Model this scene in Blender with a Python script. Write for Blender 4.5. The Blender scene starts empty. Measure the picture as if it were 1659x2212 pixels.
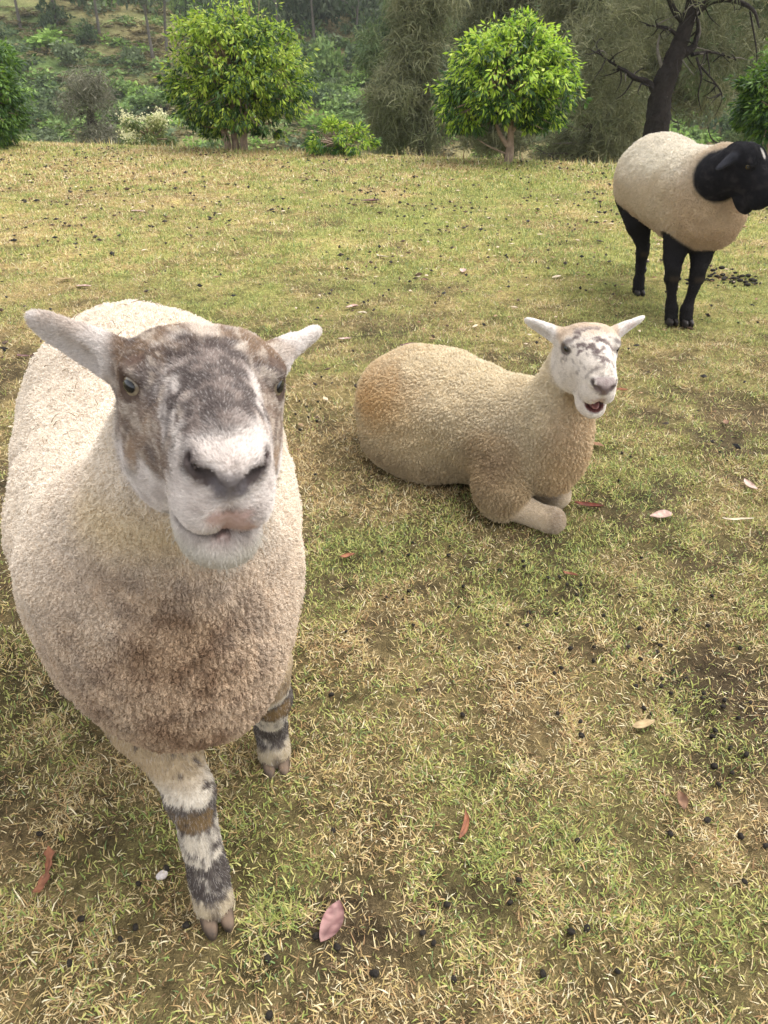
import bpy, math
import numpy as np
from mathutils import Vector, Matrix

rng = np.random.default_rng(7)
scene = bpy.context.scene
COL = scene.collection

# ---------------------------------------------------------------- camera
CAM_Z = 1.13
PITCH = math.radians(32.0)           # looking down
FOC = 1603.0                         # focal length in units of a 1659 x 2212 frame
cam_data = bpy.data.cameras.new("camera")
cam_data.sensor_fit = 'VERTICAL'
cam_data.sensor_height = 36.0
cam_data.lens = 36.0 * FOC / 2212.0
cam_data.clip_start = 0.05
cam_data.clip_end = 2000.0
cam_data.dof.use_dof = True
cam_data.dof.focus_distance = 2.1
cam_data.dof.aperture_fstop = 15.0
cam = bpy.data.objects.new("camera", cam_data)
COL.objects.link(cam)
cam.location = (0, 0, CAM_Z)
cam.rotation_euler = (math.pi / 2 - PITCH, 0, 0)
scene.camera = cam

# ---------------------------------------------------------------- sky, sun, exposure (bright overcast)
SUN_EL, SUN_AZ = math.radians(66.0), math.radians(75.0)   # azimuth clockwise from +Y
world = bpy.data.worlds.new("World")
scene.world = world
world.use_nodes = True
wn, wl = world.node_tree.nodes, world.node_tree.links
wn.clear()
w_out = wn.new("ShaderNodeOutputWorld")
w_bg = wn.new("ShaderNodeBackground")
w_hs = wn.new("ShaderNodeHueSaturation")
w_sky = wn.new("ShaderNodeTexSky")
w_sky.sky_type = 'NISHITA'
w_sky.sun_disc = False
w_sky.sun_elevation = SUN_EL
w_sky.sun_rotation = SUN_AZ
w_sky.air_density = 1.0
w_sky.dust_density = 2.0
w_sky.ozone_density = 1.0
w_hs.inputs["Saturation"].default_value = 0.16
w_bg.inputs["Strength"].default_value = 0.15
wl.new(w_sky.outputs[0], w_hs.inputs["Color"])
wl.new(w_hs.outputs[0], w_bg.inputs["Color"])
wl.new(w_bg.outputs[0], w_out.inputs["Surface"])

sun_data = bpy.data.lights.new("sun", 'SUN')
sun_data.energy = 1.15
sun_data.angle = math.radians(60.0)
sun_data.color = (1.0, 0.96, 0.90)
sun = bpy.data.objects.new("sun", sun_data)
COL.objects.link(sun)
sd = Vector((math.sin(SUN_AZ) * math.cos(SUN_EL), math.cos(SUN_AZ) * math.cos(SUN_EL), math.sin(SUN_EL)))
sun.rotation_euler = sd.to_track_quat('Z', 'Y').to_euler()
sun.location = (0, 0, 30)

scene.view_settings.view_transform = 'Standard'
scene.view_settings.look = 'None'
scene.view_settings.gamma = 1.0
scene.view_settings.use_curve_mapping = False
scene.view_settings.exposure = 1.42
scene.render.engine = 'CYCLES'
scene.cycles.use_denoising = True
scene.cycles.max_bounces = 8
scene.cycles.diffuse_bounces = 4
scene.cycles.transparent_max_bounces = 8
scene.cycles_curves.shape = 'RIBBONS'
scene.cycles_curves.subdivisions = 2

# ---------------------------------------------------------------- helpers
def lin(r, g, b):
    c = np.array([r, g, b], float) / 255.0
    return np.where(c <= 0.04045, c / 12.92, ((c + 0.055) / 1.055) ** 2.4)

def ss(a, b, x):
    t = np.clip((x - a) / (b - a), 0, 1)
    return t * t * (3 - 2 * t)

def band(x, a, b, s):
    return ss(a - s, a + s, x) * (1 - ss(b - s, b + s, x))

def mix(A, B, t):
    A = np.asarray(A, float); B = np.asarray(B, float)
    t = np.asarray(t, float)[..., None]
    return A * (1 - t) + B * t

def _hash(ix, iy, iz, seed):
    h = (ix.astype(np.uint32) * np.uint32(374761393) + iy.astype(np.uint32) * np.uint32(668265263)
         + iz.astype(np.uint32) * np.uint32(2246822519) + np.uint32((seed * 974634777 + 12345) & 0xffffffff))
    h = (h ^ (h >> np.uint32(13))) * np.uint32(1274126177)
    h = (h ^ (h >> np.uint32(15))) * np.uint32(2654435761)
    h = h ^ (h >> np.uint32(16))
    return h.astype(np.float64) / 4294967295.0

def vnoise(P, seed=0):
    P = np.asarray(P, float)
    if P.shape[-1] == 2:
        P = np.concatenate([P, np.zeros(P.shape[:-1] + (1,))], -1)
    fl = np.floor(P)
    i = fl.astype(np.int64)
    f = P - fl
    u = f * f * (3 - 2 * f)
    r = 0
    for dx in (0, 1):
        wx = u[..., 0] if dx else 1 - u[..., 0]
        for dy in (0, 1):
            wy = u[..., 1] if dy else 1 - u[..., 1]
            for dz in (0, 1):
                wz = u[..., 2] if dz else 1 - u[..., 2]
                r = r + wx * wy * wz * _hash(i[..., 0] + dx, i[..., 1] + dy, i[..., 2] + dz, seed)
    return r

def fbm(P, octaves=4, seed=0):
    P = np.asarray(P, float)
    a, s, n = 0.5, 0.0, 0.0
    for o in range(octaves):
        s = s + a * vnoise(P * (2.0 ** o) + 17.3 * o, seed + o)
        n += a
        a *= 0.5
    return s / n

def worley(P, cell, seed=0):
    """nearest and second nearest feature point on a jittered 3-D lattice -> F1, F2, nearest point, id"""
    Q = P / cell
    b = np.floor(Q).astype(np.int64)
    F1 = np.full(len(P), 9.0); F2 = np.full(len(P), 9.0)
    G = np.zeros_like(P); ID = np.zeros(len(P))
    for dx in (-1, 0, 1):
        for dy in (-1, 0, 1):
            for dz in (-1, 0, 1):
                c = b + np.array([dx, dy, dz])
                pt = np.stack([c[:, k] + 0.1 + 0.8 * _hash(c[:, 0], c[:, 1], c[:, 2], seed + k) for k in range(3)], 1)
                d = np.linalg.norm(pt - Q, axis=1)
                closer = d < F1
                F2 = np.where(closer, F1, np.minimum(F2, d))
                F1 = np.where(closer, d, F1)
                G[closer] = pt[closer] * cell
                ID[closer] = _hash(c[:, 0], c[:, 1], c[:, 2], seed + 9)[closer]
    return F1, F2, G, ID

def mesh_np(name, V, F, cols=None, smooth=True):
    """one mesh from numpy: V (n,3); F (m,k) or list of such arrays"""
    V = np.asarray(V, np.float32)
    Fs = F if isinstance(F, list) else [F]
    Fs = [np.asarray(f, np.int32) for f in Fs if len(f)]
    me = bpy.data.meshes.new(name)
    me.vertices.add(len(V))
    me.vertices.foreach_set("co", V.ravel())
    li = np.concatenate([f.ravel() for f in Fs])
    tot = np.concatenate([np.full(len(f), f.shape[1], np.int32) for f in Fs])
    st = np.concatenate([[0], np.cumsum(tot)[:-1]]).astype(np.int32)
    me.loops.add(len(li))
    me.loops.foreach_set("vertex_index", li)
    me.polygons.add(len(tot))
    me.polygons.foreach_set("loop_start", st)
    me.polygons.foreach_set("loop_total", tot)
    me.polygons.foreach_set("use_smooth", np.full(len(tot), smooth, bool))
    if cols is not None:
        at = me.attributes.new("col", 'FLOAT_COLOR', 'POINT')
        c4 = np.ones((len(V), 4), np.float32)
        c4[:, :3] = cols
        at.data.foreach_set("color", c4.ravel())
    me.update(calc_edges=True)
    return me

def obj(name, data, mat=None, parent=None, label=None, cat=None, group=None, kind=None, loc=None, rot=None):
    o = bpy.data.objects.new(name, data)
    COL.objects.link(o)
    if mat is not None and data is not None and hasattr(data, "materials") and len(data.materials) == 0:
        data.materials.append(mat)
    if parent is not None:
        o.parent = parent
    if label: o["label"] = label
    if cat: o["category"] = cat
    if group: o["group"] = group
    if kind: o["kind"] = kind
    if loc is not None: o.location = loc
    if rot is not None: o.rotation_euler = rot
    return o

def ray(px, py):
    x = (px - 829.5) / FOC
    v = (1106.0 - py) / FOC
    c, s = math.cos(PITCH), math.sin(PITCH)
    return np.array([x, c + v * s, -s + v * c])

def at_ground(px, py, z=0.0):
    d = ray(px, py)
    t = (z - CAM_Z) / d[2]
    return np.array([0, 0, CAM_Z]) + d * t

def at_depth(px, py, Y):
    d = ray(px, py)
    return np.array([0, 0, CAM_Z]) + d * (Y / d[1])

# ---------------------------------------------------------------- materials
def mat_attr(name, rough=0.8, spec=0.2, translucent=0.0, bump=None, attr="col", sheen=0.0, vary=0.0):
    m = bpy.data.materials.new(name)
    m.use_nodes = True
    n, l = m.node_tree.nodes, m.node_tree.links
    b = n["Principled BSDF"]
    a = n.new("ShaderNodeAttribute"); a.attribute_name = attr
    src = a.outputs["Color"]
    if vary:
        nz = n.new("ShaderNodeTexNoise"); nz.inputs["Scale"].default_value = vary
        nz.inputs["Detail"].default_value = 6
        mr = n.new("ShaderNodeMapRange")
        mr.inputs[1].default_value = 0.3; mr.inputs[2].default_value = 0.7
        mr.inputs[3].default_value = 0.72; mr.inputs[4].default_value = 1.25
        tc = n.new("ShaderNodeTexCoord")
        l.new(tc.outputs["Object"], nz.inputs["Vector"])
        l.new(nz.outputs["Fac"], mr.inputs[0])
        mx = n.new("ShaderNodeMix"); mx.data_type = 'RGBA'; mx.blend_type = 'MULTIPLY'
        mx.inputs[0].default_value = 1.0
        l.new(src, mx.inputs[6]); l.new(mr.outputs[0], mx.inputs[7])
        src = mx.outputs[2]
    l.new(src, b.inputs["Base Color"])
    b.inputs["Roughness"].default_value = rough
    b.inputs["Specular IOR Level"].default_value = spec
    if sheen:
        b.inputs["Sheen Weight"].default_value = sheen
    if bump:
        scale, strength, dist = bump
        tc = n.new("ShaderNodeTexCoord")
        nz = n.new("ShaderNodeTexNoise"); nz.inputs["Scale"].default_value = scale; nz.inputs["Detail"].default_value = 6
        bp = n.new("ShaderNodeBump"); bp.inputs["Strength"].default_value = strength
        bp.inputs["Distance"].default_value = dist
        l.new(tc.outputs["Object"], nz.inputs["Vector"])
        l.new(nz.outputs["Fac"], bp.inputs["Height"])
        l.new(bp.outputs[0], b.inputs["Normal"])
    if translucent:
        t = n.new("ShaderNodeBsdfTranslucent")
        l.new(src, t.inputs["Color"])
        ms = n.new("ShaderNodeMixShader"); ms.inputs[0].default_value = translucent
        l.new(b.outputs[0], ms.inputs[1]); l.new(t.outputs[0], ms.inputs[2])
        l.new(ms.outputs[0], n["Material Output"].inputs["Surface"])
    return m

def mat_plain(name, col, rough=0.6, spec=0.3, noise=None, bump=0.0):
    m = bpy.data.materials.new(name)
    m.use_nodes = True
    n, l = m.node_tree.nodes, m.node_tree.links
    b = n["Principled BSDF"]
    b.inputs["Roughness"].default_value = rough
    b.inputs["Specular IOR Level"].default_value = spec
    if noise:
        scale, col2 = noise
        tc = n.new("ShaderNodeTexCoord")
        nz = n.new("ShaderNodeTexNoise"); nz.inputs["Scale"].default_value = scale; nz.inputs["Detail"].default_value = 7
        rp = n.new("ShaderNodeValToRGB")
        rp.color_ramp.elements[0].position = 0.35; rp.color_ramp.elements[0].color = (*col, 1)
        rp.color_ramp.elements[1].position = 0.68; rp.color_ramp.elements[1].color = (*col2, 1)
        l.new(tc.outputs["Object"], nz.inputs["Vector"])
        l.new(nz.outputs["Fac"], rp.inputs[0])
        l.new(rp.outputs[0], b.inputs["Base Color"])
        if bump:
            bp = n.new("ShaderNodeBump"); bp.inputs["Strength"].default_value = 0.6
            bp.inputs["Distance"].default_value = bump
            l.new(nz.outputs["Fac"], bp.inputs["Height"])
            l.new(bp.outputs[0], b.inputs["Normal"])
    else:
        b.inputs["Base Color"].default_value = (*col, 1)
    return m

def mat_ground():
    m = mat_attr("soil_and_thatch", 0.95, 0.1)
    n, l = m.node_tree.nodes, m.node_tree.links
    b = n["Principled BSDF"]
    at = [x for x in n if x.type == 'ATTRIBUTE'][0]
    tc = n.new("ShaderNodeTexCoord")
    def noise(scale, lo, hi, a, bb, detail=5, dist=0.0):
        nz = n.new("ShaderNodeTexNoise"); nz.inputs["Scale"].default_value = scale; nz.inputs["Detail"].default_value = detail
        nz.inputs["Distortion"].default_value = dist
        l.new(tc.outputs["Object"], nz.inputs["Vector"])
        mr = n.new("ShaderNodeMapRange"); mr.inputs[1].default_value = lo; mr.inputs[2].default_value = hi
        mr.inputs[3].default_value = a; mr.inputs[4].default_value = bb
        l.new(nz.outputs["Fac"], mr.inputs[0])
        return nz, mr
    def mul(a, c):
        mx = n.new("ShaderNodeMix"); mx.data_type = 'RGBA'; mx.blend_type = 'MULTIPLY'; mx.inputs[0].default_value = 1.0
        l.new(a, mx.inputs[6]); l.new(c, mx.inputs[7]); return mx.outputs[2]
    n1, m1 = noise(38, .32, .68, .55, 1.35)
    n2, m2 = noise(190, .32, .68, .55, 1.45, 4, 1.5)
    n3, m3 = noise(1.3, .35, .65, .72, 1.28, 6)
    n4, m4 = noise(7.0, .35, .65, .75, 1.25, 4, 0.6)
    c = mul(mul(mul(mul(at.outputs["Color"], m1.outputs[0]), m2.outputs[0]), m3.outputs[0]), m4.outputs[0])
    l.new(c, b.inputs["Base Color"])
    bp = n.new("ShaderNodeBump"); bp.inputs["Strength"].default_value = 0.8; bp.inputs["Distance"].default_value = 0.012
    l.new(n2.outputs["Fac"], bp.inputs["Height"]); l.new(bp.outputs[0], b.inputs["Normal"])
    return m
M_GROUND = mat_ground()
M_GRASS = mat_attr("grass_blades", 0.6, 0.25, translucent=0.25)
M_LEAF = mat_attr("tree_leaves", 0.42, 0.4, translucent=0.38)
M_SCRUB = mat_attr("scrub_leaves", 0.7, 0.2, translucent=0.2)
M_BARK = mat_attr("bark", 0.9, 0.15, bump=(25, 0.8, 0.03), vary=14)
M_SKIN = mat_attr("sheep_skin", 0.85, 0.15, bump=(260, 0.5, 0.004))
M_HAIR = mat_attr("sheep_hair", 0.75, 0.15)
M_EYE = mat_plain("eye_amber", tuple(lin(152, 138, 116)), 0.08, 0.5, noise=(3.0, tuple(lin(118, 105, 88))))
M_PUPIL = mat_plain("eye_pupil", tuple(lin(20, 22, 26)), 0.05, 0.6)
M_HOOF = mat_plain("hoof_horn", tuple(lin(112, 94, 78)), 0.7, 0.2, noise=(45, tuple(lin(58, 51, 46))))
M_HOOF_DARK = mat_plain("hoof_horn_dark", tuple(lin(40, 34, 30)), 0.55, 0.3)
M_DUNG = mat_plain("dung", (0.013, 0.011, 0.009), 0.85, 0.15, noise=(150, (0.034, 0.028, 0.022)), bump=0.003)
M_DEADLEAF = mat_attr("dead_leaf", 0.7, 0.25, vary=40)
M_TONGUE = mat_plain("tongue_flesh", tuple(lin(150, 102, 96)), 0.45, 0.4, noise=(90, tuple(lin(120, 76, 72))))
# ================================================================ ground
def crest_y(x):
    return 9.75 - 0.31 * np.clip(x, -14, 14)

def terrain(x, y):
    x = np.asarray(x, float); y = np.asarray(y, float)
    s = y - crest_y(x)
    sp = np.maximum(s, 0)
    drop = np.where(sp < 2.4, 0.085 * sp ** 2, 0.085 * 2.4 ** 2 + 0.408 * (sp - 2.4))
    near = -drop
    hill = -22.0 + 0.30 * y - 0.035 * np.clip(x, -80, 80)
    hill = hill - np.maximum(hill - 13.0, 0) + 2.5 * np.tanh(np.maximum(hill - 13.0, 0) / 4.0)
    k = 5.0
    h = np.clip(0.5 + 0.5 * (near - hill) / k, 0, 1)
    z = hill + (near - hill) * h + k * h * (1 - h) * (s > 2)
    z = np.where(s > 2, z, near)
    P = np.stack([x, y], -1)
    z = z + 0.022 * (fbm(P * 1.7, 3, 3) - 0.5) + 0.016 * (vnoise(P * 11, 8) - 0.5) * (np.abs(y) < 14)
    far = ss(22, 45, y)
    z = z + far * (4.5 * (fbm(P * 0.045, 4, 21) - 0.5))
    return z

def field_green(x, y):
    """0 straw .. 1 green"""
    P = np.stack([x, y], -1)
    g = 0.365 + 0.75 * (fbm(P * 1.3, 4, 31) - 0.5) + 0.55 * (vnoise(P * 6.5, 33) - 0.5) + 0.3 * (vnoise(P * 17, 34) - 0.5)
    g = g + 0.24 * np.exp(-(((x - 1.0) / 1.7) ** 2 + ((y - 5.6) / 2.6) ** 2))
    g = g + 0.10 * np.exp(-(((x - 0.4) / 0.7) ** 2 + ((y - 0.7) / 0.5) ** 2))
    g = g - 0.16 * np.exp(-(((x + 0.9) / 0.6) ** 2 + ((y - 0.9) / 0.6) ** 2))
    g = g - 0.14 * np.exp(-(((x + 3.2) / 2.0) ** 2 + ((y - 8.0) / 3.0) ** 2))
    g = g + 0.13 * ss(2.5, 4.5, y)
    return np.clip(g, 0, 1)

def field_bare(x, y):
    P = np.stack([x, y], -1)
    b = ss(0.65, 0.74, fbm(P * np.array([2.6, 3.6]), 4, 51)) + 0.8 * ss(0.70, 0.82, vnoise(P * 9.0, 55))
    return np.clip(b, 0, 1)

def make_ground():
    xs = np.concatenate([-np.geomspace(260, 8.4, 46), np.linspace(-8, 8, 260), np.geomspace(8.4, 260, 46)])
    ys = np.concatenate([np.linspace(-40, -0.6, 14), np.linspace(-0.4, 13, 240), np.geomspace(13.3, 330, 110)])
    X, Y = np.meshgrid(xs, ys)
    x, y = X.ravel(), Y.ravel()
    Z = terrain(x, y)
    V = np.stack([x, y, Z], 1)
    nx, ny = len(xs), len(ys)
    i = np.arange(nx * ny).reshape(ny, nx)
    F = np.stack([i[:-1, :-1], i[:-1, 1:], i[1:, 1:], i[1:, :-1]], -1).reshape(-1, 4)
    P = np.stack([x, y], -1)
    g = field_green(x, y); b = field_bare(x, y)
    thatch = mix(lin(168, 146, 98), lin(140, 140, 78), g)
    soil = mix(lin(54, 44, 36), lin(74, 60, 47), vnoise(P * 20, 5))
    near = mix(mix(soil, thatch, 0.28 + 0.62 * ss(1.4, 5.5, y)), soil, (0.75 - 0.30 * ss(2, 5, y)) * b)
    # hillside: dry grass, green ground cover
    hg = ss(0.40, 0.62, fbm(P * np.array([0.10, 0.13]), 5, 71))
    dry = mix(lin(124, 118, 80), lin(142, 128, 90), vnoise(P * 0.8, 73))
    cover = mix(lin(80, 98, 54), lin(98, 114, 62), fbm(P * 0.4, 3, 74))
    hill = mix(dry, cover, hg)
    col = mix(near, hill, ss(crest_y(x) + 0.6, crest_y(x) + 3, y))
    me = mesh_np("ground", V, F, col)
    obj("ground", me, M_GROUND, kind="structure")
make_ground()

def build_blades(x, y, L, W, lean, az, cols, curl, simple):
    """bent blades from root points (simple: one triangle each); returns V, quads, tris, colours"""
    n = len(x)
    z = terrain(x, y) - 0.003
    root = np.stack([x, y, z], 1)
    hd = np.stack([np.cos(az), np.sin(az), np.zeros(n)], 1)
    sd_ = np.stack([-np.sin(az), np.cos(az), np.zeros(n)], 1)
    tw = rng.normal(0, 0.5, n)
    side = sd_ * np.cos(tw)[:, None] + np.array([0, 0, 1.0]) * np.sin(tw)[:, None] * 0.6
    up = np.array([0, 0, 1.0])
    m1 = root + (hd * np.sin(lean)[:, None] + up * np.cos(lean)[:, None]) * (L * 0.5)[:, None]
    l2 = np.clip(lean + curl, 0, 1.75)
    tip = m1 + (hd * np.sin(l2)[:, None] + up * np.cos(l2)[:, None]) * (L * 0.5)[:, None]
    tip[:, 2] = np.maximum(tip[:, 2], z + 0.003)
    w = (W / 2)[:, None]
    if simple:
        V = np.stack([root - side * w, root + side * w, tip], 1).reshape(-1, 3)
        b = (np.arange(n) * 3)[:, None]
        return V, np.zeros((0, 4), int), b + np.array([[0, 1, 2]]), np.repeat(cols, 3, 0)
    V = np.stack([root - side * w, root + side * w, m1 + side * w * 0.9, m1 - side * w * 0.9, tip], 1).reshape(-1, 3)
    b = (np.arange(n) * 5)[:, None]
    return V, b + np.array([[0, 1, 2, 3]]), b + np.array([[3, 2, 4]]), np.repeat(cols, 5, 0)

GREENS = np.array([lin(158, 164, 88), lin(134, 148, 82), lin(178, 178, 106), lin(112, 132, 82), lin(196, 190, 120)])
STRAWS = np.array([lin(206, 184, 136), lin(220, 202, 158), lin(188, 158, 110), lin(154, 122, 86), lin(234, 222, 186), lin(198, 176, 116), lin(122, 98, 72)])

def grass_layer(y0, y1, dens, Lr, Wr, spread, seed, simple=False, thatch=False):
    r = np.random.default_rng(seed)
    hw1 = spread * y1 + 0.9
    n = int(dens * (y1 - y0) * 2 * hw1)
    y = r.uniform(y0, y1, n); x = r.uniform(-hw1, hw1, n)
    keep = np.abs(x) < spread * y + 0.8
    keep &= y < crest_y(x) + 1.3
    bare = field_bare(x, y)
    keep &= r.random(n) > ((0.5 if thatch else 0.72) - 0.35 * ss(2, 5, y)) * bare
    tuft = fbm(np.stack([x, y], 1) * 16, 2, 91)
    keep &= r.random(n) < ss(0.25, 0.55, tuft) * 0.55 + 0.45
    x, y = x[keep], y[keep]; n = len(x)
    g = field_green(x, y) + r.normal(0, 0.20, n) - (0.16 if thatch else 0.0)
    green = g > 0.5
    L = r.uniform(*Lr, n) * np.where(green, 0.9, 1.1)
    W = r.uniform(*Wr, n) * np.where(green, 1.0, 0.8)
    if thatch:
        lean = np.clip(r.normal(1.38, 0.15, n), 0.7, 1.57)
    else:
        lean = np.clip(np.where(green, r.normal(0.9, 0.32, n), r.normal(1.2, 0.3, n)), 0.05, 1.56)
    curl = r.normal(0.25, 0.45, n)
    az = r.uniform(0, 2 * math.pi, n)
    gi = r.choice(5, n, p=[.28, .22, .22, .12, .16]); si = r.choice(7, n, p=[.24, .17, .18, .13, .07, .13, .08])
    cols = np.where(green[:, None], GREENS[gi], STRAWS[si]) * r.uniform(0.62 if thatch else 0.80, 1.12, n)[:, None]
    return build_blades(x, y, L, W, lean, az, cols, curl, simple)

def make_grass():
    layers = [
        (0.20, 1.1, 105000, (0.008, 0.020), (0.0016, 0.0030), 0.74, 11, True, True),
        (1.1, 2.4, 72000, (0.009, 0.022), (0.0019, 0.0034), 0.68, 12, True, True),
        (2.4, 4.4, 26000, (0.013, 0.027), (0.0030, 0.0052), 0.64, 13, True, True),
        (0.20, 1.1, 52000, (0.011, 0.027), (0.0016, 0.0032), 0.74, 1),
        (1.1, 2.4, 38000, (0.012, 0.028), (0.0019, 0.0035), 0.68, 2),
        (2.4, 4.4, 15000, (0.016, 0.035), (0.0031, 0.0053), 0.64, 3, True),
        (4.4, 7.5, 8500, (0.022, 0.044), (0.0055, 0.010), 0.60, 4, True),
        (7.5, 13.5, 4400, (0.030, 0.058), (0.010, 0.016), 0.58, 5, True),
    ]
    Vs, Qs, Ts, Cs, off = [], [], [], [], 0
    for a in layers:
        V, Q, T, C = grass_layer(*a)
        Vs.append(V); Qs.append(Q + off); Ts.append(T + off); Cs.append(C); off += len(V)
    # ranker tufts along the brow of the hill
    r = np.random.default_rng(44)
    n = 3200
    x = r.uniform(-8.5, 8, n); y = crest_y(x) + r.uniform(-0.2, 1.0, n)
    k = r.random(n) < ss(0.42, 0.62, vnoise(np.stack([x * 2.2, y * 2.2], 1), 45)) + 0.08
    x, y = x[k], y[k]; n = len(x)
    cols = np.where(r.random((n, 1)) < 0.45, GREENS[r.integers(0, 5, n)], STRAWS[r.integers(0, 7, n)]) * r.uniform(0.7, 1.1, (n, 1))
    V, Q, T, C = build_blades(x, y, r.uniform(0.05, 0.15, n), r.uniform(0.010, 0.018, n), r.uniform(0.1, 0.9, n), r.uniform(0, 6.28, n), cols, r.normal(0.3, 0.4, n), True)
    Vs.append(V); Qs.append(Q + off); Ts.append(T + off); Cs.append(C); off += len(V)
    me = mesh_np("grass", np.concatenate(Vs), [np.concatenate(Qs), np.concatenate(Ts)], np.concatenate(Cs), smooth=False)
    obj("grass", me, M_GRASS, kind="stuff", label="short grazed grass, green blades mixed with dry straw")
make_grass()
# ================================================================ sheep kit: distance fields, surface nets, hair
def ell(P, c, r, R=None):
    q = P - np.asarray(c)
    if R is not None:
        q = q @ np.asarray(R)
    r = np.asarray(r, float)
    a = q / r
    k0 = np.sqrt(np.einsum('ij,ij->i', a, a))
    a = a / r
    k1 = np.sqrt(np.einsum('ij,ij->i', a, a)) + 1e-9
    return k0 * (k0 - 1.0) / k1

def cone(P, a, b, ra, rb):
    a = np.asarray(a, float); b = np.asarray(b, float)
    ab = b - a
    t = np.clip(((P - a) @ ab) / (ab @ ab), 0, 1)
    e = P - a - t[:, None] * ab
    return np.sqrt(np.einsum('ij,ij->i', e, e)) - (ra + (rb - ra) * t)

def within(P, mask, f, far):
    """evaluate f only where mask holds"""
    out = np.full(len(P), far)
    if mask.any():
        out[mask] = f(P[mask])
    return out

def smin(a, b, k):
    h = np.maximum(k - np.abs(a - b), 0) / k
    return np.minimum(a, b) - h * h * k * 0.25

def smax(a, b, k):
    return -smin(-a, -b, k)

def chain(P, pts, rad, k=0.012):
    d = None
    for i in range(len(pts) - 1):
        c = cone(P, pts[i], pts[i + 1], rad[i], rad[i + 1])
        d = c if d is None else smin(d, c, k)
    return d

def surface_net(sdf, lo, hi, h):
    lo = np.asarray(lo, float); hi = np.asarray(hi, float)
    B = 6
    n = (np.ceil((hi - lo) / h / B).astype(int)) * B + 1
    nb = (n - 1) // B
    ax = [lo[k] + h * (np.arange(nb[k]) * B + B / 2) for k in range(3)]
    G = np.stack(np.meshgrid(*ax, indexing='ij'), -1).reshape(-1, 3)
    D = np.concatenate([sdf(g) for g in np.array_split(G, max(1, len(G) // 200000))])
    act = (np.abs(D) < h * B * 0.9 + 0.03).reshape(nb)
    F = np.repeat(np.repeat(np.repeat(np.where(D < 0, -1.0, 1.0).reshape(nb).astype(np.float32), B, 0), B, 1), B, 2)
    F = np.pad(F, ((0, 1), (0, 1), (0, 1)), mode='edge')
    bi = np.argwhere(act)
    loc = np.stack(np.meshgrid(*[np.arange(B + 1)] * 3, indexing='ij'), -1).reshape(-1, 3)
    mask = np.zeros(tuple(n), bool)
    for o in loc:
        ii = bi * B + o
        mask[ii[:, 0], ii[:, 1], ii[:, 2]] = True
    idx = np.argwhere(mask)
    vals = np.concatenate([sdf(lo + h * c) for c in np.array_split(idx, max(1, len(idx) // 250000))])
    F[idx[:, 0], idx[:, 1], idx[:, 2]] = vals
    ins = F < 0
    c8 = [ins[a:n[0] - 1 + a, b:n[1] - 1 + b, c:n[2] - 1 + c] for a in (0, 1) for b in (0, 1) for c in (0, 1)]
    s = sum(c.astype(np.int8) for c in c8)
    cell = np.argwhere((s > 0) & (s < 8))
    cid = np.full(tuple(n - 1), -1, np.int32)
    cid[cell[:, 0], cell[:, 1], cell[:, 2]] = np.arange(len(cell))
    acc = np.zeros((len(cell), 3)); cnt = np.zeros(len(cell))
    cor = [(a, b, c) for a in (0, 1) for b in (0, 1) for c in (0, 1)]
    for a in cor:
        for k in range(3):
            if a[k] == 0:
                b = list(a); b[k] = 1
                fa = F[cell[:, 0] + a[0], cell[:, 1] + a[1], cell[:, 2] + a[2]]
                fb = F[cell[:, 0] + b[0], cell[:, 1] + b[1], cell[:, 2] + b[2]]
                cr = (fa < 0) != (fb < 0)
                t = np.where(cr, fa / np.where(cr, fa - fb, 1), 0)
                p = np.array(a, float) + np.zeros((len(cell), 3)); p[:, k] += t
                acc[cr] += p[cr]; cnt[cr] += 1
    V = lo + h * (cell + acc / cnt[:, None])
    quads = []
    for k in range(3):
        u, w = (k + 1) % 3, (k + 2) % 3
        sl0 = [slice(None)] * 3; sl1 = [slice(None)] * 3
        sl0[k] = slice(0, -1); sl1[k] = slice(1, None)
        e = np.argwhere(ins[tuple(sl0)] != ins[tuple(sl1)])
        ok = (e[:, u] > 0) & (e[:, w] > 0) & (e[:, u] < n[u] - 1) & (e[:, w] < n[w] - 1)
        e = e[ok]
        q = []
        for du, dw in ((-1, -1), (0, -1), (0, 0), (-1, 0)):
            c = e.copy(); c[:, u] += du; c[:, w] += dw
            q.append(cid[c[:, 0], c[:, 1], c[:, 2]])
        q = np.stack(q, 1)
        flip = ~ins[e[:, 0], e[:, 1], e[:, 2]]
        q[flip] = q[flip][:, ::-1]
        quads.append(q)
    Q = np.concatenate(quads)
    Q = Q[(Q >= 0).all(1)]
    # one Newton step onto the surface, then area-weighted normals
    e = 0.0012
    d = sdf(V)
    g = np.stack([sdf(V + np.eye(3)[k] * e) - d for k in range(3)], 1) / e
    V = V - g * (np.clip(d / np.maximum((g * g).sum(1), 0.15), -h, h) * 0.95)[:, None]
    return V, Q, vertex_normals(V, Q)

def vertex_normals(V, Q):
    fn = np.cross(V[Q[:, 2]] - V[Q[:, 0]], V[Q[:, 3]] - V[Q[:, 1]])
    N = np.zeros_like(V)
    for k in range(4):
        for j in range(3):
            N[:, j] += np.bincount(Q[:, k], fn[:, j], len(V))
    return N / (np.linalg.norm(N, axis=1)[:, None] + 1e-12)

class Frame:
    def __init__(s, origin, x, up, scale=1.0):
        x = np.asarray(x, float); x = x / np.linalg.norm(x)
        up = np.asarray(up, float)
        y = np.cross(up, x); y = y / np.linalg.norm(y)
        z = np.cross(x, y)
        s.o = np.asarray(origin, float); s.R = np.stack([x, y, z], 1); s.s = scale
    def q(s, P): return (P - s.o) @ s.R / s.s
    def w(s, Q): return np.asarray(Q, float) * s.s @ s.R.T + s.o

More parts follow.
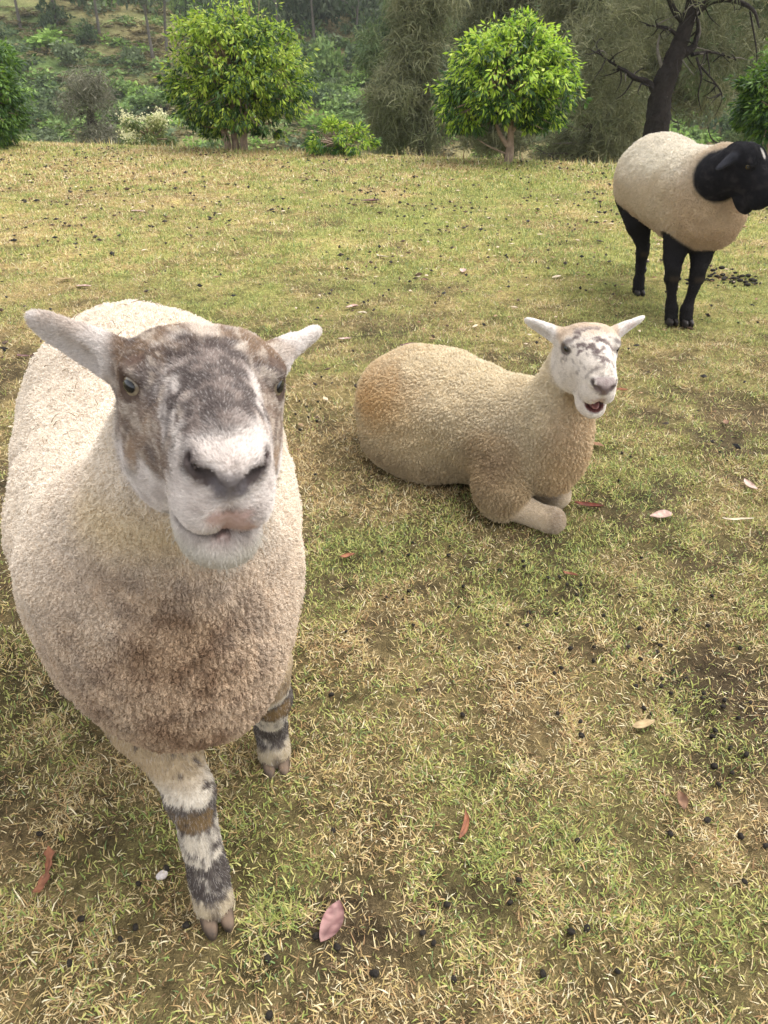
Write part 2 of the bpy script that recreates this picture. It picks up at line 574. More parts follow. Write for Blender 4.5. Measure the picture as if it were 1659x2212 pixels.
class Body:
    """ground frame of one animal: x forward, y to its left, z up"""
    def __init__(s, ox, oy, hx, hy):
        l = math.hypot(hx, hy)
        s.o = np.array([ox, oy, 0.0]); s.f = np.array([hx / l, hy / l]); s.ang = math.atan2(hy, hx)
        s.z0 = float(terrain(np.array([ox]), np.array([oy]))[0])
    def loc(s, W):
        W = np.asarray(W, float)
        d = W[..., :2] - s.o[:2]
        return np.stack([d @ s.f, d @ np.array([-s.f[1], s.f[0]]), W[..., 2]], -1)
    def vec(s, v):
        v = np.asarray(v, float)
        return np.array([v[:2] @ s.f, v[:2] @ np.array([-s.f[1], s.f[0]]), v[2]])

EYE_C = np.array([0.010, 0.0560, 0.012])
EYE_AX = np.array([0.56, 0.82, 0.10]) / np.linalg.norm([0.56, 0.82, 0.10])

MOUTH_Z = -0.0665
def mouth_cavity(q, op):
    return ell(q, (0.150, 0, -0.068 - op * 0.45), (0.060, 0.0265, 0.011 + op * 0.42))

def ear_frame(s, ear):
    e = np.array([ear[0], s * ear[1], ear[2]]); e = e / np.linalg.norm(e)
    nrm = np.array([0.75, -s * 0.1, -0.55]); nrm = nrm - (nrm @ e) * e; nrm /= np.linalg.norm(nrm)
    w = np.cross(nrm, e)
    return e, nrm, np.stack([e, w, nrm], 1)

def head_sdf(q, p):
    r = np.sqrt(np.einsum('ij,ij->i', q, q))
    out = np.maximum(r - 0.23, 0.03)
    k = r < 0.27
    if k.any():
        out[k] = head_sdf_full(q[k], p)
    return out

def squeeze(q):
    """the muzzle is narrower than the brow"""
    k = 1.0 + 0.13 * ss(0.04, 0.125, q[:, 0])
    return np.stack([q[:, 0], q[:, 1] * k, q[:, 2]], 1)

def head_sdf_full(q, p):
    q = squeeze(q)
    """sheep head: origin between the eyes, x to the nose, y to its left, z to the brow"""
    op = p.get('open', 0.0)
    ay = np.abs(q[:, 1])
    m = np.stack([q[:, 0], ay, q[:, 2]], 1)                     # mirrored
    d = ell(q, (-0.044, 0, -0.026), (0.068, 0.066, 0.050))
    d = smin(d, ell(m, (-0.022, 0.038, 0.016), (0.037, 0.031, 0.029)), 0.03)
    d = smin(d, cone(q, (-0.02, 0, 0.002), (0.115, 0, -0.004), 0.050, 0.035), 0.04)
    d = smin(d, ell(q, (0.050, 0, 0.012), (0.085, 0.031, 0.027)), 0.03)
    d = smin(d, ell(m, (-0.004, 0.046, 0.010), (0.034, 0.029, 0.027)), 0.016)
    d = smin(d, ell(m, (0.008, 0.0565, 0.0255), (0.024, 0.018, 0.0095)), 0.010)
    d = smin(d, ell(m, (-0.020, 0.037, -0.058), (0.074, 0.039, 0.062)), 0.03)
    d = smin(d, ell(m, (0.050, 0.031, -0.022), (0.052, 0.021, 0.032)), 0.03)
    d = smin(d, cone(q, (-0.03, 0, -0.066), (0.095, 0, -0.070 - op * 0.6), 0.050, 0.034), 0.035)
    d = smin(d, ell(q, (0.120, 0, -0.018), (0.050, 0.039, 0.043)), 0.03)
    d = smin(d, ell(m, (0.130, 0.020, -0.039), (0.037, 0.026, 0.029)), 0.014)
    d = smin(d, ell(m, (0.150, 0.0225, 0.003), (0.022, 0.014, 0.014)), 0.012)   # nostril wings
    d = smin(d, ell(q, (0.160, 0, -0.003), (0.019, 0.019, 0.017)), 0.012)
    chin = ell(q, (0.106, 0, -0.086 - op * 0.8), (0.049, 0.040, 0.028))
    d = smin(d, chin, 0.016 if op == 0 else 0.02)
    # carving: nostrils, philtrum, mouth
    nos = np.minimum(cone(m, (0.177, 0.0085, -0.013), (0.170, 0.0185, -0.004), 0.0034, 0.0056),
                     cone(m, (0.170, 0.0185, -0.004), (0.156, 0.0310, 0.006), 0.0054, 0.0032))
    d = smax(d, -nos, 0.006)
    d = smax(d, -cone(q, (0.181, 0, -0.012), (0.168, 0, -0.060), 0.0016, 0.0022), 0.005)
    if op == 0:
        mz = MOUTH_Z - 3.0 * ay ** 2
        mouth = np.abs(q[:, 2] - mz) - 0.0012
        mouth = np.maximum(mouth, 0.080 - q[:, 0])
        mouth = np.maximum(mouth, -(d + 0.010))
        d = smax(d, -mouth, 0.005)
    else:
        d = smax(d, -mouth_cavity(q, op), 0.008)
    # eyes
    ax = EYE_AX
    tz = np.array([0, 0, 1.0]) - ax[2] * ax; tz /= np.linalg.norm(tz)
    tx = np.cross(tz, ax)
    Re = np.stack([tx, tz, ax], 1)
    sock = ell(m, EYE_C + ax * 0.0185 - tz * 0.001, (0.0130, 0.0088, 0.011), Re)
    d = smax(d, -sock, 0.004)
    # ears
    for s in (1, -1):
        ear = p['ear_l'] if s == 1 else p['ear_r']
        e, nr, R = ear_frame(s, ear)
        b = np.array([-0.050, s * 0.056, 0.002])
        L = p.get('ear_len', 0.135)
        de = ell(q, b + e * L * 0.52, (L * 0.54, 0.0225, 0.0092), R)
        de = smin(de, cone(q, b, b + e * L * 0.5, 0.025, 0.012), 0.02)
        de = smax(de, -ell(q, b + e * L * 0.62 + nr * 0.0135, (L * 0.36, 0.0165, 0.0085), R), 0.005)
        d = smin(d, de, 0.016)
    return d

# ---- hair
def sample_mesh(V, Q, w, n, seed):
    r = np.random.default_rng(seed)
    T = np.concatenate([Q[:, [0, 1, 2]], Q[:, [0, 2, 3]]])
    A = np.linalg.norm(np.cross(V[T[:, 1]] - V[T[:, 0]], V[T[:, 2]] - V[T[:, 0]]), axis=1) * w[T].mean(1)
    cdf = np.cumsum(A); cdf /= cdf[-1]
    ti = np.searchsorted(cdf, r.random(n)).clip(0, len(T) - 1)
    a, b = r.random(n), r.random(n)
    f = a + b > 1
    a[f], b[f] = 1 - a[f], 1 - b[f]
    W = np.stack([1 - a - b, a, b], 1)
    return T[ti], W

def lerp_attr(A, T, W):
    return (A[T] * W[..., None]).sum(1) if A.ndim == 2 else (A[T] * W).sum(1)

def hair_object(name, pts, rad, cols, mat, parent):
    n, k, _ = pts.shape
    hc = bpy.data.hair_curves.new(name)
    hc.add_curves([k] * n)
    hc.position_data.foreach_set("vector", pts.astype(np.float32).ravel())
    ra = hc.attributes.get("radius") or hc.attributes.new("radius", 'FLOAT', 'POINT')
    ra.data.foreach_set("value", rad.astype(np.float32).ravel())
    ca = hc.attributes.new("col", 'FLOAT_COLOR', 'CURVE')
    c4 = np.ones((n, 4), np.float32); c4[:, :3] = np.clip(cols, 0, 1)
    ca.data.foreach_set("color", c4.ravel())
    hc.materials.append(mat)
    o = bpy.data.objects.new(name, hc)
    COL.objects.link(o)
    o.parent = parent
    return o

def unit(v):
    return v / (np.linalg.norm(v, axis=-1, keepdims=True) + 1e-9)

def grow_wool(parent, V, Q, N, C, w, n, length, radius, lock, seed, mess=0.35, clump=0.75, name="wool"):
    T, W = sample_mesh(V, Q, w, n, seed)
    r = np.random.default_rng(seed + 1)
    p = lerp_attr(V, T, W); nn = unit(lerp_attr(N, T, W)); c = lerp_attr(C, T, W); wl = lerp_attr(w, T, W)
    F1, F2, G, ID = worley(p + 0.3 * lock * (vnoise(p / lock * 1.3, 3)[:, None] - 0.5), lock, seed)
    edge = ss(0.0, 0.42, F2 - F1)
    L = length * (0.30 + 0.70 * edge) * r.uniform(0.75, 1.1, n) * (0.45 + 0.55 * wl)
    # every lock leans its own way, hangs a little
    ld = np.stack([_hash((ID * 9e5).astype(np.int64), np.full(n, k), np.zeros(n, int), 5) for k in range(3)], 1) - 0.5
    tan = ld - (ld * nn).sum(1)[:, None] * nn
    dirn = unit(nn + tan * mess * 1.6 + r.normal(0, mess * 0.33, (n, 3)) + np.array([0, 0, -0.22]))
    to = G - p; to = to - (to * nn).sum(1)[:, None] * nn
    tip = p + dirn * L[:, None] + to * clump * 0.55
    mid = p + nn * (L * 0.55)[:, None] + to * clump * 0.15 + r.normal(0, 0.10, (n, 3)) * L[:, None]
    m2 = (mid + tip) / 2 + r.normal(0, 0.14, (n, 3)) * L[:, None]
    pts = np.stack([p - nn * 0.001, mid, m2, tip], 1)
    rad = np.array([1.0, 1.0, 0.9, 0.55])[None, :] * (radius * r.uniform(0.8, 1.2, n))[:, None]
    cc = c * (0.90 + 0.17 * ID)[:, None] * r.uniform(0.9, 1.1, n)[:, None]
    hair_object(name, pts, rad, cc, M_HAIR, parent)

def grow_fur(name, parent, V, Q, N, C, w, flow, n, length, radius, seed, lift=0.35, roan=0.12):
    T, W = sample_mesh(V, Q, w, n, seed)
    r = np.random.default_rng(seed + 1)
    p = lerp_attr(V, T, W); nn = unit(lerp_attr(N, T, W)); c = lerp_attr(C, T, W); fl = lerp_attr(flow, T, W)
    wl = lerp_attr(w, T, W)
    t = unit(fl - (fl * nn).sum(1)[:, None] * nn)
    swirl = np.stack([fbm(p * 55, 2, seed + k) for k in range(3)], 1) - 0.5
    d = unit(t + nn * lift + swirl * 0.7 + r.normal(0, 0.12, (n, 3)))
    L = length * r.uniform(0.6, 1.15, n) * (0.4 + 0.6 * np.clip(wl, 0, 1))
    pts = np.stack([p - nn * 0.0006, p + (d * 0.55 + nn * 0.12) * L[:, None], p + d * L[:, None]], 1)
    rad = np.array([1.0, 0.85, 0.35])[None, :] * (radius * r.uniform(0.8, 1.2, n))[:, None]
    cc = c * r.uniform(0.82, 1.15, n)[:, None]
    wh = r.random(n) < roan
    cc[wh] = cc[wh] * 0.65 + lin(228, 220, 212) * 0.35
    hair_object(name, pts, rad, cc, M_HAIR, parent)

def sphere_mesh(name, nu=28, nv=18):
    V, F = [(0, 0, 1)], []
    for j in range(1, nv):
        for i in range(nu):
            th, ph = math.pi * j / nv, 2 * math.pi * i / nu
            V.append((math.sin(th) * math.cos(ph), math.sin(th) * math.sin(ph), math.cos(th)))
    V.append((0, 0, -1)); Q = []; T = []
    for i in range(nu):
        T.append((0, 1 + i, 1 + (i + 1) % nu))
        b = 1 + (nv - 2) * nu
        T.append((len(V) - 1, b + (i + 1) % nu, b + i))
    for j in range(nv - 2):
        for i in range(nu):
            a = 1 + j * nu
            Q.append((a + i, a + nu + i, a + nu + (i + 1) % nu, a + (i + 1) % nu))
    return mesh_np(name, np.array(V), [np.array(Q), np.array(T)])

def add_eyes(parent, hf, eye_mat, pup_mat, gaze=(0, 0), r=0.0165):
    for s in (1, -1):
        c = EYE_C * np.array([1, s, 1]); ax = EYE_AX * np.array([1, s, 1])
        W = hf.w(c)
        eye = obj("eye", sphere_mesh("eye"), eye_mat, parent)
        axw = hf.R @ ax; upw = hf.R @ np.array([0, 0, 1.0])
        upw = upw - (upw @ axw) * axw; upw /= np.linalg.norm(upw)
        M = Matrix(np.stack([np.cross(upw, axw), upw, axw], 1).tolist()).to_4x4()
        sc = r * hf.s
        eye.matrix_local = Matrix.Translation(W) @ M @ Matrix.Scale(sc, 4)
        pm = sphere_mesh("pupil", 20, 12)
        co = np.zeros(len(pm.vertices) * 3, np.float32); pm.vertices.foreach_get("co", co)
        co = co.reshape(-1, 3) * np.array([0.50, 0.38, 0.16]) + np.array([gaze[0], gaze[1] - 0.04, 0.885])
        pm.vertices.foreach_set("co", co.astype(np.float32).ravel()); pm.update()
        obj("pupil", pm, pup_mat, eye)

def hoof_mesh(name):
    def f(P):
        m = np.stack([P[:, 0], np.abs(P[:, 1]), P[:, 2]], 1)
        d = ell(m, (0.004, 0.0132, 0.012), (0.036, 0.0126, 0.034))
        d = smax(d, P[:, 2] - 0.034 + 0.35 * (P[:, 0]), 0.006)
        return smax(d, -P[:, 2] - 0.004, 0.004)
    V, Q, N = surface_net(f, (-0.045, -0.04, -0.012), (0.055, 0.04, 0.05), 0.0028)
    return mesh_np(name, V, Q)
# ================================================================ the three sheep
HOOF_MESH = hoof_mesh("hoof")
HOOF_MESH_DARK = HOOF_MESH.copy()

def add_hoof(parent, B, p, yaw, mesh, mat, sc=1.0, pitch=0.0):
    o = obj("hoof", mesh, mat, parent)
    o.location = (p[0], p[1], p[2] if len(p) > 2 else 0.004)
    o.rotation_euler = (0, pitch, yaw)
    o.scale = (sc, sc, sc)

def finish_sheep(B, sdf, parts, lo, hi, h, colour, label, hf):
    V, Q, N = surface_net(sdf, lo, hi, h)
    C, wool, face, leg = colour(V, N)
    # uneven fleece: soft lumps and hollows in the wool
    lump = 0.020 * (vnoise(V * 8, 5) - 0.5) + 0.011 * (vnoise(V * 19, 6) - 0.5) + 0.006 * (vnoise(V * 46, 7) - 0.5)
    V = V + N * (lump * wool * ss(0.0, 0.05, V[:, 2]))[:, None]
    N = vertex_normals(V, Q)
    me = mesh_np("sheep", V, Q, C)
    o = obj("sheep", me, M_SKIN, None, label, "sheep", "sheep in the paddock")
    o.location = (B.o[0], B.o[1], B.z0)
    o.rotation_euler = (0, 0, B.ang)
    print(label, len(V))
    return o, V, Q, N, C, wool, face, leg

def face_near(q):
    """roan brown and white face"""
    x, y, z = q[:, 0], q[:, 1], q[:, 2]
    ay = np.abs(y)
    n1 = fbm(q * 38, 3, 101) - 0.5; n2 = fbm(q * 90, 3, 102) - 0.5; n3 = fbm(q * 22, 3, 103) - 0.5
    n4 = fbm(q * np.array([60, 170, 170]), 2, 104) - 0.5
    white = lin(222, 212, 204); tan = lin(152, 126, 100); dark = lin(88, 75, 70); brown = lin(118, 97, 80)
    C = mix(white, lin(196, 184, 176), ss(-0.1, 0.25, n2))
    up = ss(-0.005, 0.014, z)
    # brow, poll and the sides of the face: tan and brown
    br = ss(0.040, 0.016, x + 0.05 * n1) * up
    C = mix(C, mix(tan, brown, ss(-0.12, 0.18, n1)), br * 0.92)
    side = ss(0.026, 0.038, ay + 0.05 * n1) * ss(0.146, 0.122, x + 0.06 * n1) * band(z + 0.05 * n1, -0.058, 0.06, 0.014)
    C = mix(C, mix(brown, mix(dark, tan, ss(-0.1, 0.2, n3)), ss(-0.1, 0.15, n1)), side * 0.88)
    # pale tufts on the brow
    C = mix(C, lin(216, 204, 192), ss(0.020, 0.006, ay + 0.06 * n1) * band(x, -0.05, 0.006, 0.01) * up * 0.6)
    C = mix(C, lin(214, 204, 194), ss(0.12, 0.22, n1) * br * 0.6)
    C = mix(C, lin(206, 192, 176), ss(0.06, 0.2, n4) * np.clip(br + side, 0, 1) * 0.6)
    # dark saddle down the nose, wide at the brow
    sad = ss(0.037, 0.027, ay + 0.030 * n1 + 0.025 * n2) * band(x + 0.04 * n1, 0.008, 0.147, 0.008) * ss(-0.03, 0.0, z)
    C = mix(C, mix(lin(86, 75, 71), lin(134, 120, 112), ss(-0.02, 0.2, n2 + 0.5 * n4)), sad * 0.95)
    chk2 = band(z + 0.07 * n3, -0.10, -0.055, 0.012) * band(x, -0.07, 0.06, 0.02) * ss(0.0, 0.14, n1)
    C = mix(C, lin(120, 112, 100), chk2 * 0.7)
    # tear line, white
    C = mix(C, white, ss(0.0060, 0.0015, np.abs(ay - 0.0365 - 0.04 * n1)) * band(x, 0.045, 0.14, 0.02) * ss(-0.2, 0.1, n2) * 0.8)
    # chin
    C = mix(C, lin(206, 199, 186), ss(-0.070, -0.088, z) * ss(0.05, 0.09, x))
    return C, n1, n2

def nose_paint(q, C, n1, n2, p, lip, pad, dk):
    q = squeeze(q)
    x, y, z = q[:, 0], q[:, 1], q[:, 2]
    ay = np.abs(y)
    m = np.stack([x, ay, z], 1)
    nos = np.minimum(cone(m, (0.178, 0.0085, -0.013), (0.171, 0.0185, -0.004), 0.0034, 0.005),
                     cone(m, (0.170, 0.0185, -0.004), (0.156, 0.031, 0.006), 0.005, 0.003))
    bare = ss(0.0085, 0.0015, nos + 0.012 * n1)
    C = mix(C, mix(dk, dk * 0.45, ss(0.002, -0.001, nos)), bare * 0.93)
    padm = ss(0.162, 0.170, x) * ss(0.018, 0.011, ay + 0.02 * n1) * band(z + 0.01 * n1, -0.024, 0.004, 0.005)
    C = mix(C, pad, padm * 0.9)
    lipm = ss(0.020, 0.012, ay + 0.04 * n1 + 0.02 * n2) * band(z, -0.078, -0.034, 0.005) * ss(0.136, 0.146, x)
    lipm = lipm * (1 - 0.75 * ss(-0.069, -0.073, z))
    C = mix(C, lip, lipm * 0.62)
    C = mix(C, lin(70, 62, 62), lipm * ss(0.14, 0.22, n2) * 0.8)
    if not p.get('open'):
        ml = ss(0.0034, 0.0010, np.abs(z - (MOUTH_Z - 3.0 * ay ** 2))) * ss(0.085, 0.10, x)
        C = mix(C, lin(86, 68, 62), ml * 0.6)
    return C, np.clip(bare + padm + lipm, 0, 1)

def eye_paint(q, C, dk):
    m = np.stack([q[:, 0], np.abs(q[:, 1]), q[:, 2]], 1)
    up = np.where(m[:, 2] > EYE_C[2], 0.88, 1.12)
    d = np.linalg.norm((m - EYE_C) * np.stack([np.ones_like(up), np.ones_like(up), up], 1), axis=1)
    k = ss(0.0262, 0.0222, d)
    return mix(C, dk, k * 0.92), k

# ---------------------------------------------------------------- 1. the curious one, right in front
def near_sheep():
    B = Body(-0.360, 1.016, 0.303, -0.953)
    hf = Frame(B.loc(np.array([-0.17, 0.6575, 0.861])), B.vec((0.31, -0.95, 0.02)), B.vec((0.117, 0.059, 0.998)), 1.0)
    hp = dict(ear_l=(-0.66, 0.74, 0.22), ear_r=(-0.30, 0.85, 0.36), ear_len=0.108)
    nb = hf.w((-0.068, 0, -0.068))
    fr = B.loc(np.array([-0.262, 0.650, 0.0])); fl = B.loc(np.array([-0.204, 0.935, 0.0]))
    kr = B.loc(np.array([-0.279, 0.690, 0.232])); er = B.loc(np.array([-0.335, 0.76, 0.335]))
    kl = B.loc(np.array([-0.190, 0.890, 0.215]))
    def split(P):
        db = ell(P, (-0.07, 0, 0.490), (0.42, 0.225, 0.200))
        db = smin(db, ell(P, (-0.30, 0, 0.528), (0.225, 0.222, 0.222)), 0.10)
        db = smin(db, ell(P, (0.15, 0, 0.510), (0.20, 0.162, 0.185)), 0.08)
        db = smin(db, ell(P, (0.29, 0.0, 0.445), (0.105, 0.112, 0.125)), 0.08)
        db = smin(db, ell(np.stack([P[:, 0], np.abs(P[:, 1]), P[:, 2]], 1), (0.15, 0.094, 0.46), (0.12, 0.068, 0.150)), 0.045)
        db = smin(db, cone(P, (0.22, 0, 0.57), nb, 0.142, 0.078), 0.07)
        # soft vertical folds on the shoulder
        db = db + 0.006 * np.sin(P[:, 1] * 60 + 5 * P[:, 2]) * ss(0.30, 0.40, P[:, 0]) * ss(0.10, 0.16, np.abs(P[:, 1]))
        dh = head_sdf(hf.q(P), hp)
        return db, dh, within(P, P[:, 2] < 0.46, legs, 0.05)
    def legs(P):
        dl = chain(P, [er, kr, fr + [-0.016, 0, 0.075], fr + [0.0, 0, 0.028]], [0.058, 0.0285, 0.0275, 0.029])
        dl = smin(dl, ell(P, kr + [0.004, 0, 0], (0.030, 0.029, 0.036)), 0.02)
        dl = smin(dl, cone(P, er + [-0.02, 0.02, 0.08], er, 0.085, 0.062), 0.04)
        e2 = np.array([0.21, 0.10, 0.33])
        d2 = chain(P, [e2, kl, fl + [-0.016, 0, 0.075], fl + [0.0, 0, 0.028]], [0.058, 0.0285, 0.0265, 0.029])
        d2 = smin(d2, ell(P, kl + [0.004, 0, 0], (0.030, 0.029, 0.034)), 0.02)
        dl = np.minimum(dl, d2)
        for (hx_, hy_, kx) in ((-0.40, -0.11, -0.46), (-0.30, 0.11, -0.36)):
            d3 = chain(P, [(hx_ + 0.08, hy_, 0.38), (kx, hy_, 0.26), (hx_ - 0.01, hy_, 0.08), (hx_, hy_, 0.028)], [0.08, 0.034, 0.024, 0.028])
            dl = np.minimum(dl, d3)
        return dl
    def sdf(P):
        db, dh, dl = split(P)
        return smin(smin(db, dh, 0.022), dl, 0.014)
    def colour(V, N):
        db, dh, dl = split(V)
        q = hf.q(V)
        face = ss(-0.012, 0.010, db - dh) * ss(-0.17, -0.10, q[:, 0])
        leg = ss(-0.008, 0.006, db - dl) * (1 - face)
        n1 = fbm(V * 14, 4, 111) - 0.5; n2 = fbm(V * 60, 3, 112) - 0.5; n3 = fbm(V * 5, 3, 113) - 0.5
        x, y, z = V.T
        wool = mix(lin(226, 214, 198), lin(212, 194, 172), ss(0.62, 0.36, z + 0.25 * n3))
        wool = mix(wool, lin(210, 192, 160), ss(0.08, 0.25, n3) * 0.4 * ss(0.7, 0.55, z))
        chest = np.exp(-(((y + 0.005) / 0.165) ** 2 + ((z - 0.45) / 0.24) ** 2) ** 2) * ss(0.10, 0.25, x)
        wool = mix(wool, mix(lin(184, 158, 130), lin(144, 118, 94), ss(-0.14, 0.16, 0.4 * n1 + 1.1 * n2)), np.clip(chest * (0.92 + 0.9 * n1 + 0.5 * n3), 0, 1))
        throat = np.exp(-((z - 0.70) / 0.035) ** 2) * ss(0.26, 0.32, x) * ss(0.10, 0.05, np.abs(y))
        wool = mix(wool, lin(206, 186, 146), throat * 0.6)
        fc, a, b = face_near(q)
        ear = ss(0.074, 0.090, np.abs(q[:, 1])) * ss(0.0, -0.03, q[:, 0])
        fc = mix(fc, mix(lin(218, 209, 202), lin(196, 182, 170), ss(0.0, 0.25, a)), ear)
        rim = ear * ss(-0.010, -0.024, q[:, 2] - 0.45 * (np.abs(q[:, 1]) - 0.07)) * ss(0.15, 0.11, np.abs(q[:, 1]))
        fc = mix(fc, lin(128, 110, 94), rim * 0.5)
        fc, bare = nose_paint(q, fc, a, b, hp, lin(168, 122, 110), lin(104, 98, 100), lin(56, 43, 42))
        fc, ek = eye_paint(q, fc, lin(74, 58, 50))
        C = mix(wool, fc, face)
        # banded legs
        lc = mix(lin(186, 166, 136), lin(210, 200, 184), ss(0.285, 0.25, z))
        lc = mix(lc, lin(150, 126, 98), ss(0.06, 0.2, n1) * ss(0.24, 0.27, z) * 0.6)
        zz = z + 0.04 * n1
        sp = fbm(V * np.array([150, 150, 90]), 3, 117) - 0.5
        mott = lambda k, a=0.14: ss(-a, a, (k - 0.5) * 0.55 + 0.9 * sp + 0.7 * n2)
        dk = lin(74, 66, 64)
        lc = mix(lc, dk, mott(band(zz, 0.186, 0.242, 0.012)) * 0.92)
        lc = mix(lc, lin(138, 114, 80), mott(band(zz, 0.190, 0.228, 0.010) * ss(0.40, 0.8, N[:, 0])) * 0.9)
        lc = mix(lc, lin(104, 96, 92), mott(0.42 * band(zz, 0.126, 0.186, 0.01)) * 0.8)
        lc = mix(lc, dk, mott(band(zz, 0.048, 0.124, 0.014)) * 0.95)
        lc = mix(lc, lin(176, 160, 132), ss(0.058, 0.040, zz + 0.02 * sp) * 0.85)
        lc = mix(lc, lin(92, 80, 70), ss(0.05, 0.035, z) * ss(0.010, 0.004, np.minimum(np.abs(y - fr[1]), np.abs(y - fl[1]))) * 0.8)
        C = mix(C, lc, leg)
        woolw = np.clip(1 - face - leg, 0, 1)
        facew = face * (1 - bare) * (1 - ek)
        return C, woolw, facew, leg
    lo, hi = (-0.58, -0.33, -0.02), (0.62, 0.33, 1.02)
    o, V, Q, N, C, wool, face, leg = finish_sheep(B, sdf, split, lo, hi, 0.0042, colour,
        "cream sheep with brown and white roan face staring up close into the camera", hf)
    flow = np.where(leg[:, None] > 0.5, np.array([0, 0, -1.0]), -(hf.R @ np.array([1.0, 0, 0.1])))
    q = hf.q(V)
    lat = np.where(np.abs(q[:, 1]) > 0.075, 1.0, 0.35) * np.sign(q[:, 1])
    flow = flow + (1 - leg)[:, None] * lat[:, None] * (hf.R @ np.array([0, 1.0, 0]))
    chin = ss(-0.055, -0.07, q[:, 2]) * ss(0.05, 0.1, q[:, 0]) * (1 - leg)
    flow = flow * (1 - chin)[:, None] + chin[:, None] * np.array([0.1, 0, -1.0])
    ch = np.exp(-((V[:, 1] / 0.16) ** 2 + ((V[:, 2] - 0.45) / 0.22) ** 2) ** 2) * ss(0.16, 0.28, V[:, 0])
    grow_wool(o, V, Q, N, C, wool * (1 - 0.8 * ch), 260000, 0.0068, 0.00045, 0.0065, 201, mess=0.38, clump=0.35)
    grow_wool(o, V, Q, N, C, wool * ch, 80000, 0.0072, 0.00042, 0.0085, 205, mess=0.40, clump=0.45, name="breast_wool")
    grow_fur("face_hair", o, V, Q, N, C, face * (1 + 1.2 * chin), flow, 170000, 0.0056, 0.00022, 211, lift=0.28, roan=0.10)
    rb = np.random.default_rng(33)
    back = wool * ss(0.35, 0.8, N[:, 2]) * ss(0.25, 0.05, V[:, 0])
    Vb = V + N * 0.006
    grow_fur("straw_bits", o, Vb, Q, N, np.tile(lin(122, 100, 72), (len(V), 1)), back, rb.normal(0, 1, (len(V), 3)), 130, 0.022, 0.0005, 216, lift=0.06, roan=0.25)
    grow_fur("chin_whiskers", o, V, Q, N, np.tile(lin(200, 194, 182), (len(V), 1)), face * chin, flow, 220, 0.014, 0.00018, 215, lift=0.5, roan=0.3)
    grow_fur("leg_hair", o, V, Q, N, C, leg, flow, 70000, 0.0075, 0.00026, 221, lift=0.25, roan=0.16)
    add_eyes(o, hf, M_EYE, M_PUPIL)
    for p, yw in ((fr, 0.15), (fl, -0.1), ((-0.40, -0.11, 0), 0), ((-0.30, 0.11, 0), 0)):
        add_hoof(o, B, (p[0] + 0.008, p[1], 0.000), yw, HOOF_MESH, M_HOOF, 0.98)
    return o

